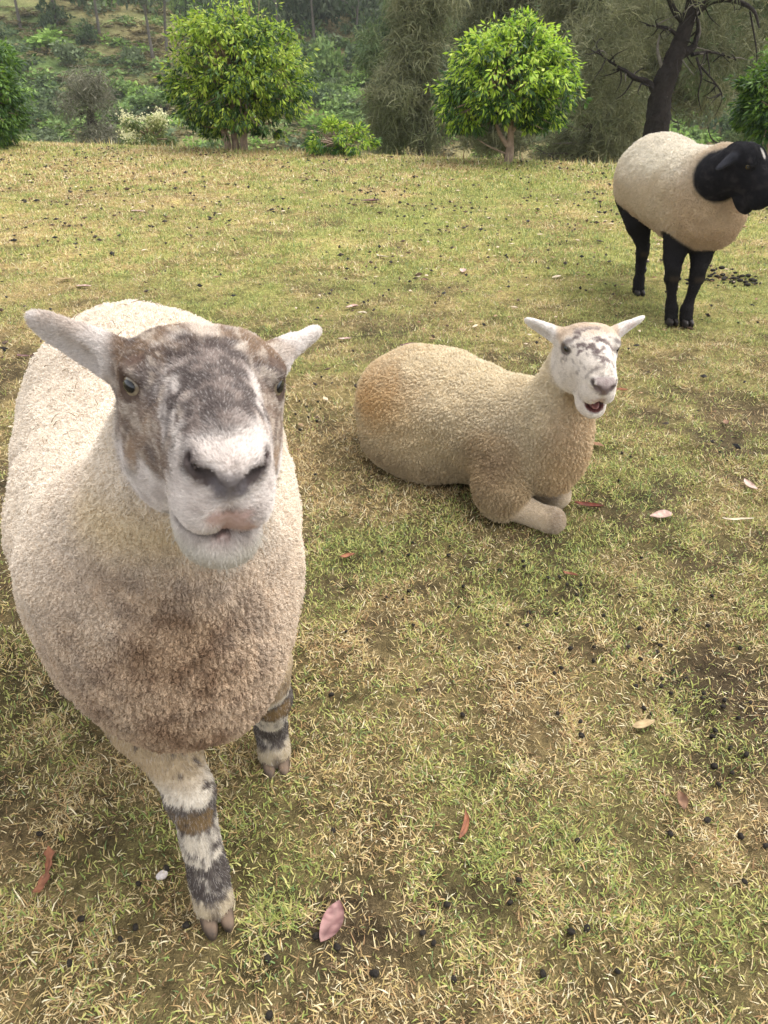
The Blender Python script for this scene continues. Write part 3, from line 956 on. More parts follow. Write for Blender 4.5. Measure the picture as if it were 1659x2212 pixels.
# ---------------------------------------------------------------- 2. the one lying down, bleating
def lying_sheep():
    B = Body(0.27, 2.09, 0.78, -0.62)
    E = np.array([0.505, 1.76, 0.513])
    hf = Frame(B.loc(E), B.vec((0.03, -0.975, -0.21)), B.vec((0.02, -0.21, 0.97)), 0.94)
    hp = dict(ear_l=(-0.30, 0.80, 0.34), ear_r=(-0.30, 0.85, 0.30), ear_len=0.112, open=0.013)
    nb = hf.w((-0.066, 0, -0.066))
    elb = B.loc(np.array([0.292, 1.785, 0.085])); kn = B.loc(np.array([0.462, 1.728, 0.034]))
    back = B.loc(np.array([0.34, 1.80, 0.022]))
    kn2 = B.loc(np.array([0.500, 1.850, 0.045])); el2 = B.loc(np.array([0.47, 1.86, 0.09]))
    def split(P):
        db = ell(P, (0.00, -0.012, 0.165), (0.28, 0.192, 0.170))
        db = smin(db, ell(P, (-0.18, 0, 0.172), (0.222, 0.215, 0.170)), 0.08)
        db = smin(db, ell(P, (0.19, -0.035, 0.185), (0.17, 0.150, 0.162)), 0.07)
        db = smin(db, ell(P, (0.305, -0.070, 0.220), (0.092, 0.100, 0.145)), 0.06)
        db = smin(db, cone(P, (0.31, -0.078, 0.285), nb, 0.086, 0.062), 0.05)
        db = smin(db, cone(P, (0.20, -0.10, 0.20), elb * 0.85 + kn * 0.15 + [-0.01, 0.01, 0.035], 0.105, 0.060), 0.06)
        db = smin(db, ell(P, elb * 0.78 + kn * 0.22 + [-0.005, 0.005, 0.010], (0.072, 0.050, 0.068)), 0.035)
        db = smin(db, ell(P, (-0.12, -0.155, 0.080), (0.17, 0.070, 0.080)), 0.05)      # folded thigh
        q = hf.q(P)
        dh = head_sdf(q, hp) * 0.945
        dl = chain(P, [elb * 0.55 + kn * 0.45, kn, kn + [0.002, 0.01, -0.004]], [0.036, 0.028, 0.028])
        dl = smin(dl, ell(P, kn + [0, 0, 0.003], (0.033, 0.031, 0.030)), 0.02)
        dl = smin(dl, cone(P, kn, back, 0.031, 0.022), 0.01)
        dl = np.minimum(dl, chain(P, [el2, kn2, kn2 + [-0.12, -0.02, -0.02]], [0.055, 0.036, 0.024]))
        return db, dh, dl
    def sdf(P):
        db, dh, dl = split(P)
        return smin(smin(db, dh, 0.020), dl, 0.016)
    def colour(V, N):
        db, dh, dl = split(V)
        q = hf.q(V)
        x, y, z = V.T
        face = ss(-0.012, 0.010, db - dh) * ss(-0.16, -0.10, q[:, 0])
        leg = ss(-0.010, 0.006, db - dl) * (1 - face)
        n1 = fbm(V * 12, 4, 131) - 0.5; n2 = fbm(V * 50, 3, 132) - 0.5; n3 = fbm(V * 5, 3, 133) - 0.5
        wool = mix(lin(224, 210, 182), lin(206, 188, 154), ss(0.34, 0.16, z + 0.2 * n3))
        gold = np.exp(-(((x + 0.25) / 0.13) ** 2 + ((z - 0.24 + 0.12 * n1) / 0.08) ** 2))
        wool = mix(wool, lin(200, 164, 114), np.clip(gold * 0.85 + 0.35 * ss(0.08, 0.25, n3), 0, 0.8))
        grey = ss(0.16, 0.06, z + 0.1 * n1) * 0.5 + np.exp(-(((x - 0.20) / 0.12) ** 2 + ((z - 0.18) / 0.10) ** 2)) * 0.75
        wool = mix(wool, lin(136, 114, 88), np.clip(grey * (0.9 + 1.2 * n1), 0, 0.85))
        breast = ss(0.28, 0.38, x) * ss(0.42, 0.30, z)
        wool = mix(wool, lin(188, 154, 114), breast * 0.5)
        wool = mix(wool, lin(210, 182, 138), np.exp(-((z - 0.40) / 0.045) ** 2) * ss(0.32, 0.38, x) * 0.8)
        m1 = fbm(q * 75, 3, 141) - 0.5; m2 = fbm(q * 130, 3, 142) - 0.5; m3 = fbm(q * 20, 2, 143) - 0.5
        ay = np.abs(q[:, 1])
        fc = mix(lin(228, 219, 208), lin(206, 196, 184), ss(0.0, 0.3, m2))
        fc = mix(fc, mix(lin(204, 182, 156), lin(178, 152, 128), ss(0, 0.2, m1)), ss(0.02, -0.02, q[:, 0] + 0.05 * m1) * ss(0.0, 0.02, q[:, 2]) * 0.8)
        spots = ss(0.00, 0.07, m1 + 0.3 * m2 + 0.25 * m3) * ss(0.036, 0.022, ay + 0.1 * m3) * band(q[:, 0], -0.012, 0.135, 0.015) * ss(0.0, 0.02, q[:, 2])
        fc = mix(fc, lin(112, 94, 92), spots * 0.92)
        sp2 = ss(0.13, 0.19, m1) * ss(-0.06, -0.02, q[:, 2]) * ss(-0.02, 0.02, q[:, 0])
        fc = mix(fc, lin(150, 138, 130), sp2 * 0.7)
        ear = ss(0.074, 0.090, ay) * ss(0.0, -0.03, q[:, 0])
        fc = mix(fc, mix(lin(232, 226, 220), lin(214, 200, 192), ss(0.05, 0.25, m1)), ear)
        fc, bare = nose_paint(q, fc, m1, m2, hp, lin(170, 138, 130), lin(116, 100, 98), lin(84, 72, 70))
        top = ss(0.150, 0.158, q[:, 0]) * band(q[:, 2], -0.014, 0.022, 0.004) * ss(0.03, 0.02, ay)
        fc = mix(fc, lin(120, 104, 102), top * 0.8)
        cav = mouth_cavity(q, 0.013)
        ck = ss(0.004, 0.001, np.abs(cav)) * ss(0.09, 0.1, q[:, 0])
        fc = mix(fc, lin(98, 60, 57), ck)
        fc, ek = eye_paint(q, fc, lin(84, 74, 70))
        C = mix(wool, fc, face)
        lc = mix(lin(206, 188, 162), lin(168, 150, 128), ss(0.02, 0.2, n1))
        C = mix(C, lc, leg)
        return C, np.clip(1 - face - leg, 0, 1), face * (1 - np.clip(bare + top, 0, 1)) * (1 - ek) * (1 - ck), leg
    lo, hi = (-0.46, -0.42, -0.04), (0.66, 0.30, 0.68)
    o, V, Q, N, C, wool, face, leg = finish_sheep(B, sdf, split, lo, hi, 0.0046, colour,
        "cream sheep lying on the grass with mouth open and brown freckled white face", hf)
    flow = np.where(leg[:, None] > 0.5, B.vec((1, -0.3, -0.2))[None, :], -(hf.R @ np.array([1.0, 0, 0.1]))[None, :])
    q = hf.q(V)
    lat = np.where(np.abs(q[:, 1]) > 0.075, 1.0, 0.3) * np.sign(q[:, 1])
    flow = flow + (1 - leg)[:, None] * lat[:, None] * (hf.R @ np.array([0, 1.0, 0]))
    wool = wool * ss(-0.005, 0.02, V[:, 2])
    grow_wool(o, V, Q, N, C, wool, 330000, 0.0105, 0.00046, 0.0092, 301, mess=0.38, clump=0.6)
    grow_fur("face_hair", o, V, Q, N, C, face, flow, 70000, 0.0048, 0.0003, 311, lift=0.35, roan=0.08)
    grow_fur("leg_hair", o, V, Q, N, C, leg, flow, 22000, 0.008, 0.00038, 321, lift=0.3, roan=0.1)
    add_eyes(o, hf, M_EYE_GREY, M_PUPIL)
    # tongue and lower teeth
    def tf(P):
        return smax(ell(P, (0, 0, 0), (0.046, 0.0165, 0.0075)), -ell(P, (0.01, 0, 0.010), (0.05, 0.004, 0.005)), 0.004)
    tv, tq, _ = surface_net(tf, (-0.05, -0.02, -0.012), (0.05, 0.02, 0.012), 0.0024)
    tv = hf.w(tv + np.array([0.104, 0, -0.081]))
    obj("tongue", mesh_np("tongue", tv, tq), M_TONGUE, o)
    return o

# ---------------------------------------------------------------- 3. the black-faced one walking behind
def far_sheep():
    B = Body(1.445, 3.95, 0.112, -0.994)
    E = np.array([1.536, 3.405, 0.716])
    hf = Frame(B.loc(E), B.vec((0.42, -0.52, -0.72)), B.vec((0.50, -0.50, 0.65)), 1.06)
    hp = dict(ear_l=(-0.55, 0.75, -0.15), ear_r=(0.15, 0.68, -0.62), ear_len=0.095)
    nb = hf.w((-0.070, 0, -0.035))
    g = lambda px, py: B.loc(at_ground(px, py))
    fr, fl = g(1447, 699), g(1479, 702)
    hr, hl = g(1377, 637), g(1382, 585)
    def split(P):
        db = ell(P, (-0.03, 0, 0.545), (0.46, 0.198, 0.200))
        db = smin(db, ell(P, (-0.26, 0, 0.555), (0.21, 0.190, 0.195)), 0.09)
        db = smin(db, ell(P, (0.20, 0, 0.53), (0.21, 0.188, 0.200)), 0.08)
        db = smin(db, ell(P, (0.34, 0.01, 0.47), (0.11, 0.15, 0.14)), 0.08)
        db = smin(db, cone(P, (0.26, 0.01, 0.58), np.array([0.26, 0.01, 0.58]) * 0.45 + nb * 0.55, 0.150, 0.105), 0.08)
        db = smin(db, cone(P, (-0.465, 0, 0.60), (-0.49, 0, 0.34), 0.030, 0.018), 0.03)   # tail
        q = hf.q(P)
        dh = head_sdf(q, hp) * 1.1
        dl = within(P, P[:, 2] < 0.52, legs, 0.05)
        dh = smin(dh, cone(P, nb + np.array([-0.045, -0.02, -0.085]), hf.w((-0.02, 0, -0.04)), 0.098, 0.062), 0.04)
        return db, dh, dl
    def legs(P):
        def foreleg(f, sy, kx, ky):
            k = np.array([kx, ky, 0.225])
            return chain(P, [(0.25, sy * 0.8, 0.40), k * 0.55 + np.array([0.25, sy * 0.8, 0.36]) * 0.45, k + [0, 0, 0.02], k + [0.002, 0, -0.015], k * 0.7 + f * 0.3 + [0, 0, 0.012],
                             f * 0.75 + k * 0.25 + [-0.012, 0, 0.045], f + [-0.012, 0, 0.070], f + [0.0, 0, 0.03]],
                         [0.062, 0.044, 0.032, 0.031, 0.0215, 0.0205, 0.0265, 0.029])
        dl = foreleg(fr, -0.105, fr[0] * 0.5 + 0.17, fr[1] - 0.02)
        dl = np.minimum(dl, foreleg(fl, 0.085, fl[0] * 0.5 + 0.18, fl[1] + 0.03))
        dl = smin(dl, ell(P, (0.30, -0.01, 0.375), (0.08, 0.10, 0.06)), 0.05)
        def hindleg(f, sy):
            h = f + np.array([-0.035, 0, 0.245])
            return chain(P, [(-0.30, sy * 0.75, 0.46), (f[0] * 0.6 - 0.10, sy * 0.6 + f[1] * 0.4, 0.35), h, h + [0.004, 0, -0.03], f + [-0.018, 0, 0.13], f + [-0.014, 0, 0.075], f + [0.0, 0, 0.03]],
                         [0.085, 0.060, 0.030, 0.030, 0.021, 0.026, 0.029])
        dl = np.minimum(dl, np.minimum(hindleg(hr, -0.12), hindleg(hl, 0.11)))
        return dl
    def sdf(P):
        db, dh, dl = split(P)
        return smin(smin(db, dh, 0.03), dl, 0.016)
    def colour(V, N):
        db, dh, dl = split(V)
        q = hf.q(V)
        x, y, z = V.T
        face = ss(-0.012, 0.012, db - dh)
        leg = ss(-0.010, 0.006, db - dl) * (1 - face)
        n1 = fbm(V * 12, 4, 151) - 0.5; n2 = fbm(V * 50, 3, 152) - 0.5; n3 = fbm(V * 5, 3, 153) - 0.5
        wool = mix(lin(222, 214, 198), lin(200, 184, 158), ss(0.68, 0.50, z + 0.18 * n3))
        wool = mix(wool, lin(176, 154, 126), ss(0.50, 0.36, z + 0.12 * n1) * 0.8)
        wool = mix(wool, lin(186, 160, 128), ss(0.22, 0.42, x) * 0.6)
        blk = lin(38, 37, 40)
        fc = mix(blk, lin(56, 53, 54), ss(0, 0.25, n2))
        sp = ss(0.0115, 0.007, np.sqrt((q[:, 1] + 0.004 * n2) ** 2 + (0.42 * (q[:, 0] + 0.004)) ** 2)) * ss(0.02, 0.04, q[:, 2])
        fc = mix(fc, lin(220, 214, 206), sp)
        sp = ss(0.020, 0.013, np.hypot(q[:, 0] + 0.085, q[:, 1] - 0.002)) * ss(0.03, 0.05, q[:, 2])
        fc = mix(fc, lin(220, 212, 200), sp)
        sp = ss(0.018, 0.012, np.hypot(q[:, 0] - 0.165, q[:, 1] - 0.012) + 0.03 * n2) * ss(-0.03, -0.01, q[:, 2])
        fc = mix(fc, lin(160, 150, 146), sp * 0.5)
        eark = ss(0.076, 0.09, np.abs(q[:, 1])) * ss(0.02, -0.02, q[:, 0])
        fc = mix(fc, lin(62, 62, 68), eark)
        C = mix(wool, fc, face)
        lc = mix(lin(30, 28, 28), lin(92, 78, 58), band(z, 0.20, 0.225, 0.008) * ss(0.6, 0.9, N[:, 0]) * 0.25)
        C = mix(C, lc, leg)
        return C, np.clip(1 - face - leg, 0, 1), face, leg
    lo, hi = (-0.72, -0.36, -0.02), (0.90, 0.46, 0.96)
    o, V, Q, N, C, wool, face, leg = finish_sheep(B, sdf, split, lo, hi, 0.0062, colour,
        "white-fleeced sheep with black head and black legs standing at the back", hf)
    flow = np.where(leg[:, None] > 0.5, np.array([0, 0, -1.0]), -(hf.R @ np.array([1.0, 0, 0.1])))
    grow_wool(o, V, Q, N, C, wool, 130000, 0.0095, 0.0008, 0.011, 401, mess=0.35, clump=0.4)
    grow_fur("face_hair", o, V, Q, N, C, face, flow, 40000, 0.008, 0.0005, 411, lift=0.3, roan=0.0)
    grow_fur("leg_hair", o, V, Q, N, C, leg, flow, 30000, 0.008, 0.0005, 421, lift=0.3, roan=0.0)
    add_eyes(o, hf, M_EYE_YELLOW, M_PUPIL, r=0.0168)
    for p in (fr, fl, hr, hl):
        add_hoof(o, B, (p[0] + 0.010, p[1], 0.002), 0.0, HOOF_MESH_DARK, M_HOOF_DARK, 1.04)
    return o

M_EYE_GREY = mat_plain("eye_grey", tuple(lin(92, 86, 80)), 0.08, 0.5)
M_EYE_YELLOW = mat_plain("eye_yellow", tuple(lin(112, 96, 60)), 0.1, 0.5)
near_sheep()
lying_sheep()
far_sheep()
# ================================================================ vegetation
def leaf_quads(base, d, side, L, W, cols, fold=0.25):
    """one folded diamond (two triangles) per leaf"""
    n = len(base)
    nrm = unit(np.cross(d, side))
    mid = base + d * (L * 0.45)[:, None]
    h = (W * 0.5)[:, None]
    V = np.stack([base, mid + side * h + nrm * h * fold, base + d * L[:, None], mid - side * h + nrm * h * fold], 1).reshape(-1, 3)
    b = (np.arange(n) * 4)[:, None]
    T = np.concatenate([b + np.array([[0, 1, 2]]), b + np.array([[0, 2, 3]])])
    return V, T, np.repeat(cols, 4, 0)

def strips(base, d, L, W, droop, cols, r):
    """thin hanging needles: two-segment ribbon each"""
    n = len(base)
    side = unit(np.cross(d, r.normal(0, 1, (n, 3))))
    down = np.array([0, 0, -1.0])
    m = base + d * (L * 0.5)[:, None]
    t = m + unit(d * (1 - droop)[:, None] + down * droop[:, None]) * (L * 0.5)[:, None]
    h = (W * 0.5)[:, None]
    V = np.stack([base - side * h, base + side * h, m + side * h, m - side * h, t], 1).reshape(-1, 3)
    b = (np.arange(n) * 5)[:, None]
    T = np.concatenate([b + np.array([[0, 1, 2]]), b + np.array([[0, 2, 3]]), b + np.array([[3, 2, 4]])])
    return V, T, np.repeat(cols, 5, 0)

def join(parts):
    Vs, Ts, Cs, o = [], [], [], 0
    for V, T, C in parts:
        Vs.append(V); Ts.append(T + o); Cs.append(C); o += len(V)
    return np.concatenate(Vs), np.concatenate(Ts), np.concatenate(Cs)

def tube(path, rad, col, seg=9, seed=0, rough=0.12, sub=4):
    """bent tapering limb through control points"""
    path = np.asarray(path, float); rad = np.asarray(rad, float)
    r = np.random.default_rng(seed)
    k = len(path)
    t = np.linspace(0, k - 1, (k - 1) * sub + 1)
    pad = np.concatenate([[2 * path[0] - path[1]], path, [2 * path[-1] - path[-2]]])
    i = np.minimum(t.astype(int), k - 2); f = (t - i)[:, None]
    p0, p1, p2, p3 = pad[i], pad[i + 1], pad[i + 2], pad[i + 3]
    P = 0.5 * (2 * p1 + (p2 - p0) * f + (2 * p0 - 5 * p1 + 4 * p2 - p3) * f ** 2 + (3 * p1 - p0 - 3 * p2 + p3) * f ** 3)
    R = np.interp(t, np.arange(k), rad)
    tg = unit(np.gradient(P, axis=0))
    ref = np.array([0.31, 0.95, 0.1])
    a = unit(np.cross(tg, ref)); b = np.cross(tg, a)
    th = np.linspace(0, 2 * math.pi, seg, endpoint=False)
    rr = R[:, None] * (1 + rough * r.normal(0, 1, (len(t), seg)))
    V = P[:, None, :] + rr[..., None] * (a[:, None, :] * np.cos(th)[None, :, None] + b[:, None, :] * np.sin(th)[None, :, None])
    n = len(t)
    q = []
    idx = np.arange(n * seg).reshape(n, seg)
    A, Bq = idx[:-1], idx[1:]
    T1 = np.stack([A, np.roll(A, -1, 1), np.roll(Bq, -1, 1)], -1).reshape(-1, 3)
    T2 = np.stack([A, np.roll(Bq, -1, 1), Bq], -1).reshape(-1, 3)
    return V.reshape(-1, 3), np.concatenate([T1, T2]), np.tile(np.asarray(col, float), (n * seg, 1)) * r.uniform(0.85, 1.15, (n * seg, 1))

def ball(n, r):
    return unit(r.normal(0, 1, (n, 3)))

def tree_root(name, loc, label, cat, group=None):
    return obj(name, None, None, None, label, cat, group, loc=loc)

def part_mesh(name, root, parts, mat, kind=None, smooth=False):
    V, T, C = join(parts)
    o = obj(name, mesh_np(name, V - np.array(root.location), T, C, smooth), mat, root, kind=kind)
    return o

# ---------------------------------------------------------------- garden trees on the crest
def garden_tree(name, label, base, lobes, trunks, seed, bright, dark, nclus, leaf=(0.050, 0.088), group=None, cat="tree", blossom=None, trunk_col=None):
    r = np.random.default_rng(seed)
    root = tree_root(name, base, label, cat, group)
    parts, wood = [], []
    lobes = [(np.array(c, float), np.array(rd, float)) for c, rd in lobes]
    vol = np.array([rd[0] * rd[2] for c, rd in lobes]); vol /= vol.sum()
    mid = sum(c * v for (c, _), v in zip(lobes, vol))
    zmin = min(c[2] - rd[2] for c, rd in lobes); zmax = max(c[2] + rd[2] for c, rd in lobes)
    tcol = lin(150, 130, 112) if trunk_col is None else trunk_col
    for li, ((c, rd), v) in enumerate(zip(lobes, vol)):
        m = max(4, int(nclus * v))
        ns = max(3, m // 13)                              # boughs: tufts of sprays with gaps between
        ub = ball(ns, r); rb = np.where(r.random(ns) < 0.8, r.uniform(0.80, 1.05, ns), r.uniform(0.4, 0.8, ns))
        ib = r.integers(0, ns, m)
        spread = 0.24 * min(rd[0], rd[2])
        P = c + ub[ib] * rd * rb[ib][:, None] + r.normal(0, 1, (m, 3)) * spread * np.array([1, 1, 0.6])
        u = unit((P - c) / rd); rad = rb[ib]
        # each cluster: a drooping spray of leaves
        k = 9
        out = unit(u * np.array([1, 1, 0.6]) + np.array([0, 0, 0.25]))
        cb = np.repeat(P, k, 0)
        az = ball(m * k, r)
        d = unit(np.repeat(out, k, 0) * 0.55 + az * 0.75 + np.array([0, 0, -0.75]))
        b0 = cb + az * 0.045 * (leaf[1] / 0.125)
        L = r.uniform(*leaf, m * k); W = L * r.uniform(0.26, 0.36, m * k)
        side = unit(np.cross(d, r.normal(0, 0.5, (m * k, 3)) + np.repeat(out, k, 0)))
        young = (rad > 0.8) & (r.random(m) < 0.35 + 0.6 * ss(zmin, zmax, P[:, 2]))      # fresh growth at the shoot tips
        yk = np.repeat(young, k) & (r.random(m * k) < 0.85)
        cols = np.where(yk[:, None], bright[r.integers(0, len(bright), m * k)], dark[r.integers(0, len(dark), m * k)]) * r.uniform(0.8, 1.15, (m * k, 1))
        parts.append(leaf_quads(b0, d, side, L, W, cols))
        for j in r.choice(m, max(2, m // 9), replace=False):
            q = mid + (P[j] - mid) * 0.25 + np.array([0, 0, -0.1 * (zmax - zmin)])
            wood.append(tube([q, (q + P[j]) / 2 + r.normal(0, 0.03, 3), P[j]], [0.012, 0.008, 0.003], tcol, 5, int(j), 0.1, 3))
        if blossom is not None:
            f = 26
            sel = np.where((u[:, 2] > -0.1) & (rad > 0.8))[0]
            sel = sel[r.random(len(sel)) < 0.55]
            for j in sel:
                bp = P[j] + r.normal(0, 0.045, (f, 3)) + np.array([0, 0, 0.05])
                bd = ball(f, r)
                parts.append(leaf_quads(bp, bd, unit(np.cross(bd, ball(f, r))), r.uniform(0.02, 0.04, f), r.uniform(0.02, 0.035, f), np.tile(blossom, (f, 1)) * r.uniform(0.85, 1.1, (f, 1))))
    for i, (pth, rad) in enumerate(trunks):
        wood.append(tube(pth, rad, tcol, 10, seed + i, 0.06))
    part_mesh("crown", root, parts, M_LEAF, "stuff")
    part_mesh("trunk", root, wood, M_BARK, smooth=True)
    return root

LIME = np.array([lin(160, 184, 60), lin(142, 168, 52), lin(182, 196, 82), lin(126, 154, 48)])
GREEN = np.array([lin(64, 94, 36), lin(52, 80, 34), lin(78, 108, 40), lin(44, 70, 34)])
LIME2 = np.array([lin(180, 206, 68), lin(162, 194, 60), lin(198, 216, 92), lin(144, 178, 54)])
PLAIN = np.array([lin(96, 128, 44), lin(112, 142, 52), lin(84, 116, 44)])

def on(px, py, Y):
    return at_depth(px, py, Y)

def ground_at(px, Y, dz=-0.05):
    x = at_depth(px, 330, Y)[0]
    return np.array([x, Y, float(terrain(np.array([x]), np.array([Y]))[0]) + dz])

def place_garden_trees():
    # left of the middle: round lime crown on three stems
    Y = 10.95
    b = ground_at(518, Y)
    S = Y / ray(515, 170)[1] / FOC                     # metres per picture unit at this distance
    w = lambda px, py, dy=0.0: on(px, py, Y + dy)
    garden_tree("garden_tree", "round lime green tree with three pale stems, left of the two on the crest", b,
        [(w(515, 150), np.array([118, 118, 105]) * S), (w(430, 180, 0.1), np.array([58, 80, 74]) * S), (w(598, 178, -0.1), np.array([60, 80, 72]) * S),
         (w(480, 88), np.array([70, 80, 58]) * S), (w(560, 105), np.array([66, 80, 60]) * S), (w(440, 55), np.array([22, 26, 28]) * S),
         (w(515, 178), np.array([104, 100, 26]) * S), (w(432, 222, .25), np.array([40, 60, 34]) * S), (w(600, 222, .25), np.array([40, 60, 34]) * S), (w(470, 278, .4), np.array([34, 30, 20]) * S), (w(575, 278, .4), np.array([30, 30, 16]) * S)],
        [([b + [-.13, 0, 0], w(488, 295), w(470, 255), w(440, 180)], [.052, .044, .034, .015]),
         ([b + [-.05, .05, 0], w(506, 290, .05), w(501, 240, .05), w(512, 140)], [.052, .046, .038, .015]),
         ([b + [.06, 0, 0], w(526, 290), w(533, 240), w(570, 160)], [.056, .050, .040, .015]),
         ([w(500, 280), w(455, 275), w(420, 268)], [.014, .010, .004]), ([w(535, 285), w(575, 268), w(600, 262)], [.014, .010, .004])],
        41, LIME, GREEN, 3000, group="round garden trees along the crest")
    # middle right: bright dome on one stem
    Y = 9.55
    b = ground_at(1098, Y)
    S = Y / ray(1095, 180)[1] / FOC
    w = lambda px, py, dy=0.0: on(px, py, Y + dy)
    garden_tree("garden_tree", "domed bright green tree on one forked stem in the middle right of the crest", b,
        [(w(1095, 160), np.array([100, 105, 88]) * S), (w(1010, 215, .1), np.array([56, 80, 54]) * S), (w(1180, 200, -.1), np.array([56, 80, 66]) * S),
         (w(1120, 98), np.array([58, 70, 48]) * S), (w(1055, 125), np.array([62, 70, 48]) * S), (w(1175, 140), np.array([50, 60, 50]) * S),
         (w(1095, 225), np.array([105, 95, 30]) * S), (w(960, 190, .05), np.array([18, 22, 14]) * S), (w(1155, 255, .1), np.array([44, 50, 26]) * S), (w(1010, 262, .2), np.array([40, 40, 18]) * S)],
        [([b, w(1102, 320), w(1103, 270), w(1108, 200)], [.055, .045, .034, .015]),
         ([w(1100, 320), w(1078, 285), w(1065, 240)], [.030, .024, .012]), ([w(1104, 290), w(1122, 255), w(1140, 220)], [.026, .02, .01]),
         ([w(1100, 335), w(1060, 318), w(1030, 300)], [.012, .008, .004])],
        42, LIME2, GREEN * 1.15, 2500, group="round garden trees along the crest")
    # left edge
    Y = 11.0
    b = ground_at(-20, Y)
    S = Y / ray(0, 190)[1] / FOC
    w = lambda px, py, dy=0.0: on(px, py, Y + dy)
    garden_tree("garden_tree", "dense green tree cut off by the left edge of the picture", b,
        [(w(-60, 195), np.array([88, 100, 88]) * S), (w(-8, 220), np.array([50, 70, 66]) * S), (w(-40, 135), np.array([62, 80, 44]) * S), (w(0, 270), np.array([46, 60, 30]) * S)],
        [([b, w(-25, 260), w(-30, 190)], [.06, .05, .02])],
        43, PLAIN, GREEN * 1.1, 1600, group="round garden trees along the crest")
    # right edge
    Y = 9.2
    b = ground_at(1660, Y)
    S = Y / ray(1650, 200)[1] / FOC
    w = lambda px, py, dy=0.0: on(px, py, Y + dy)
    garden_tree("garden_tree", "dark green tree cut off by the right edge of the picture", b,
        [(w(1695, 215), np.array([76, 90, 78]) * S), (w(1715, 155), np.array([66, 80, 46]) * S), (w(1655, 250), np.array([40, 60, 40]) * S), (w(1628, 190), np.array([24, 30, 18]) * S)],
        [([b, w(1665, 270), w(1668, 200)], [.05, .04, .02])],
        44, PLAIN * 1.05, GREEN, 1500, group="round garden trees along the crest")
    # low shrub right of the first tree
    Y = 10.2
    b = ground_at(735, Y)
    S = Y / ray(735, 300)[1] / FOC
    w = lambda px, py, dy=0.0: on(px, py, Y + dy)
    garden_tree("garden_shrub", "low spreading bright green shrub between the two round trees", b,
        [(w(715, 302), np.array([52, 55, 28]) * S), (w(770, 308), np.array([36, 50, 26]) * S), (w(730, 285), np.array([34, 40, 22]) * S)],
        [([b, w(738, 318), w(720, 300)], [.02, .016, .006]), ([b, w(752, 315), w(770, 300)], [.016, .012, .005])],
        45, LIME2 * 0.85, GREEN * 1.5, 420, leaf=(0.04, 0.07), cat="shrub")
    # cream-flowering shrub
    Y = 12.2
    b = ground_at(330, Y)
    S = Y / ray(330, 280)[1] / FOC
    w = lambda px, py, dy=0.0: on(px, py, Y + dy)
    garden_tree("flowering_shrub", "pale shrub covered in cream blossom behind the crest", b,
        [(w(305, 272), np.array([40, 45, 34]) * S), (w(355, 290), np.array([42, 45, 28]) * S), (w(330, 300), np.array([66, 55, 24]) * S)],
        [([b, w(325, 300), w(312, 270)], [.02, .016, .006])],
        46, np.array([lin(150, 160, 92), lin(164, 170, 108)]), np.array([lin(112, 126, 72), lin(98, 112, 66)]), 230, leaf=(0.05, 0.09), cat="shrub",
        blossom=lin(226, 222, 178))
place_garden_trees()

# ---------------------------------------------------------------- she-oaks and the old dark tree behind the crest
def strand_crown(root, centres, radii, n_branch, per, L, W, cols, seed):
    r = np.random.default_rng(seed)
    parts = []
    v = np.array([a[0] * a[2] for a in radii]); v = v / v.sum()
    for c, rd, f in zip(centres, radii, v):
        m = int(n_branch * f)
        P = np.asarray(c) + ball(m, r) * np.asarray(rd) * (r.random(m) ** 0.4)[:, None]
        b = np.repeat(P, per, 0); n = len(b)
        dd = np.repeat(unit(ball(m, r) * np.array([1, 1, 0.5])), per, 0)
        d = unit(dd * 0.7 + ball(n, r) * 0.75 + np.array([0, 0, -0.15]))
        tone = np.repeat(r.uniform(0.75, 1.2, m), per)
        cc = cols[np.repeat(r.integers(0, len(cols), m), per)] * tone[:, None] * r.uniform(0.85, 1.15, (n, 1))
        parts.append(strips(b + ball(n, r) * 0.10, d, r.uniform(*L, n), r.uniform(*W, n), r.uniform(0.15, 0.65, n), cc, r))
    return part_mesh("crown", root, parts, M_SCRUB, "stuff")

OLIVE = np.array([lin(130, 130, 96), lin(116, 118, 88), lin(142, 140, 106), lin(106, 110, 80)])
OLIVE_GREEN = np.array([lin(108, 124, 82), lin(94, 112, 74), lin(122, 132, 92)])

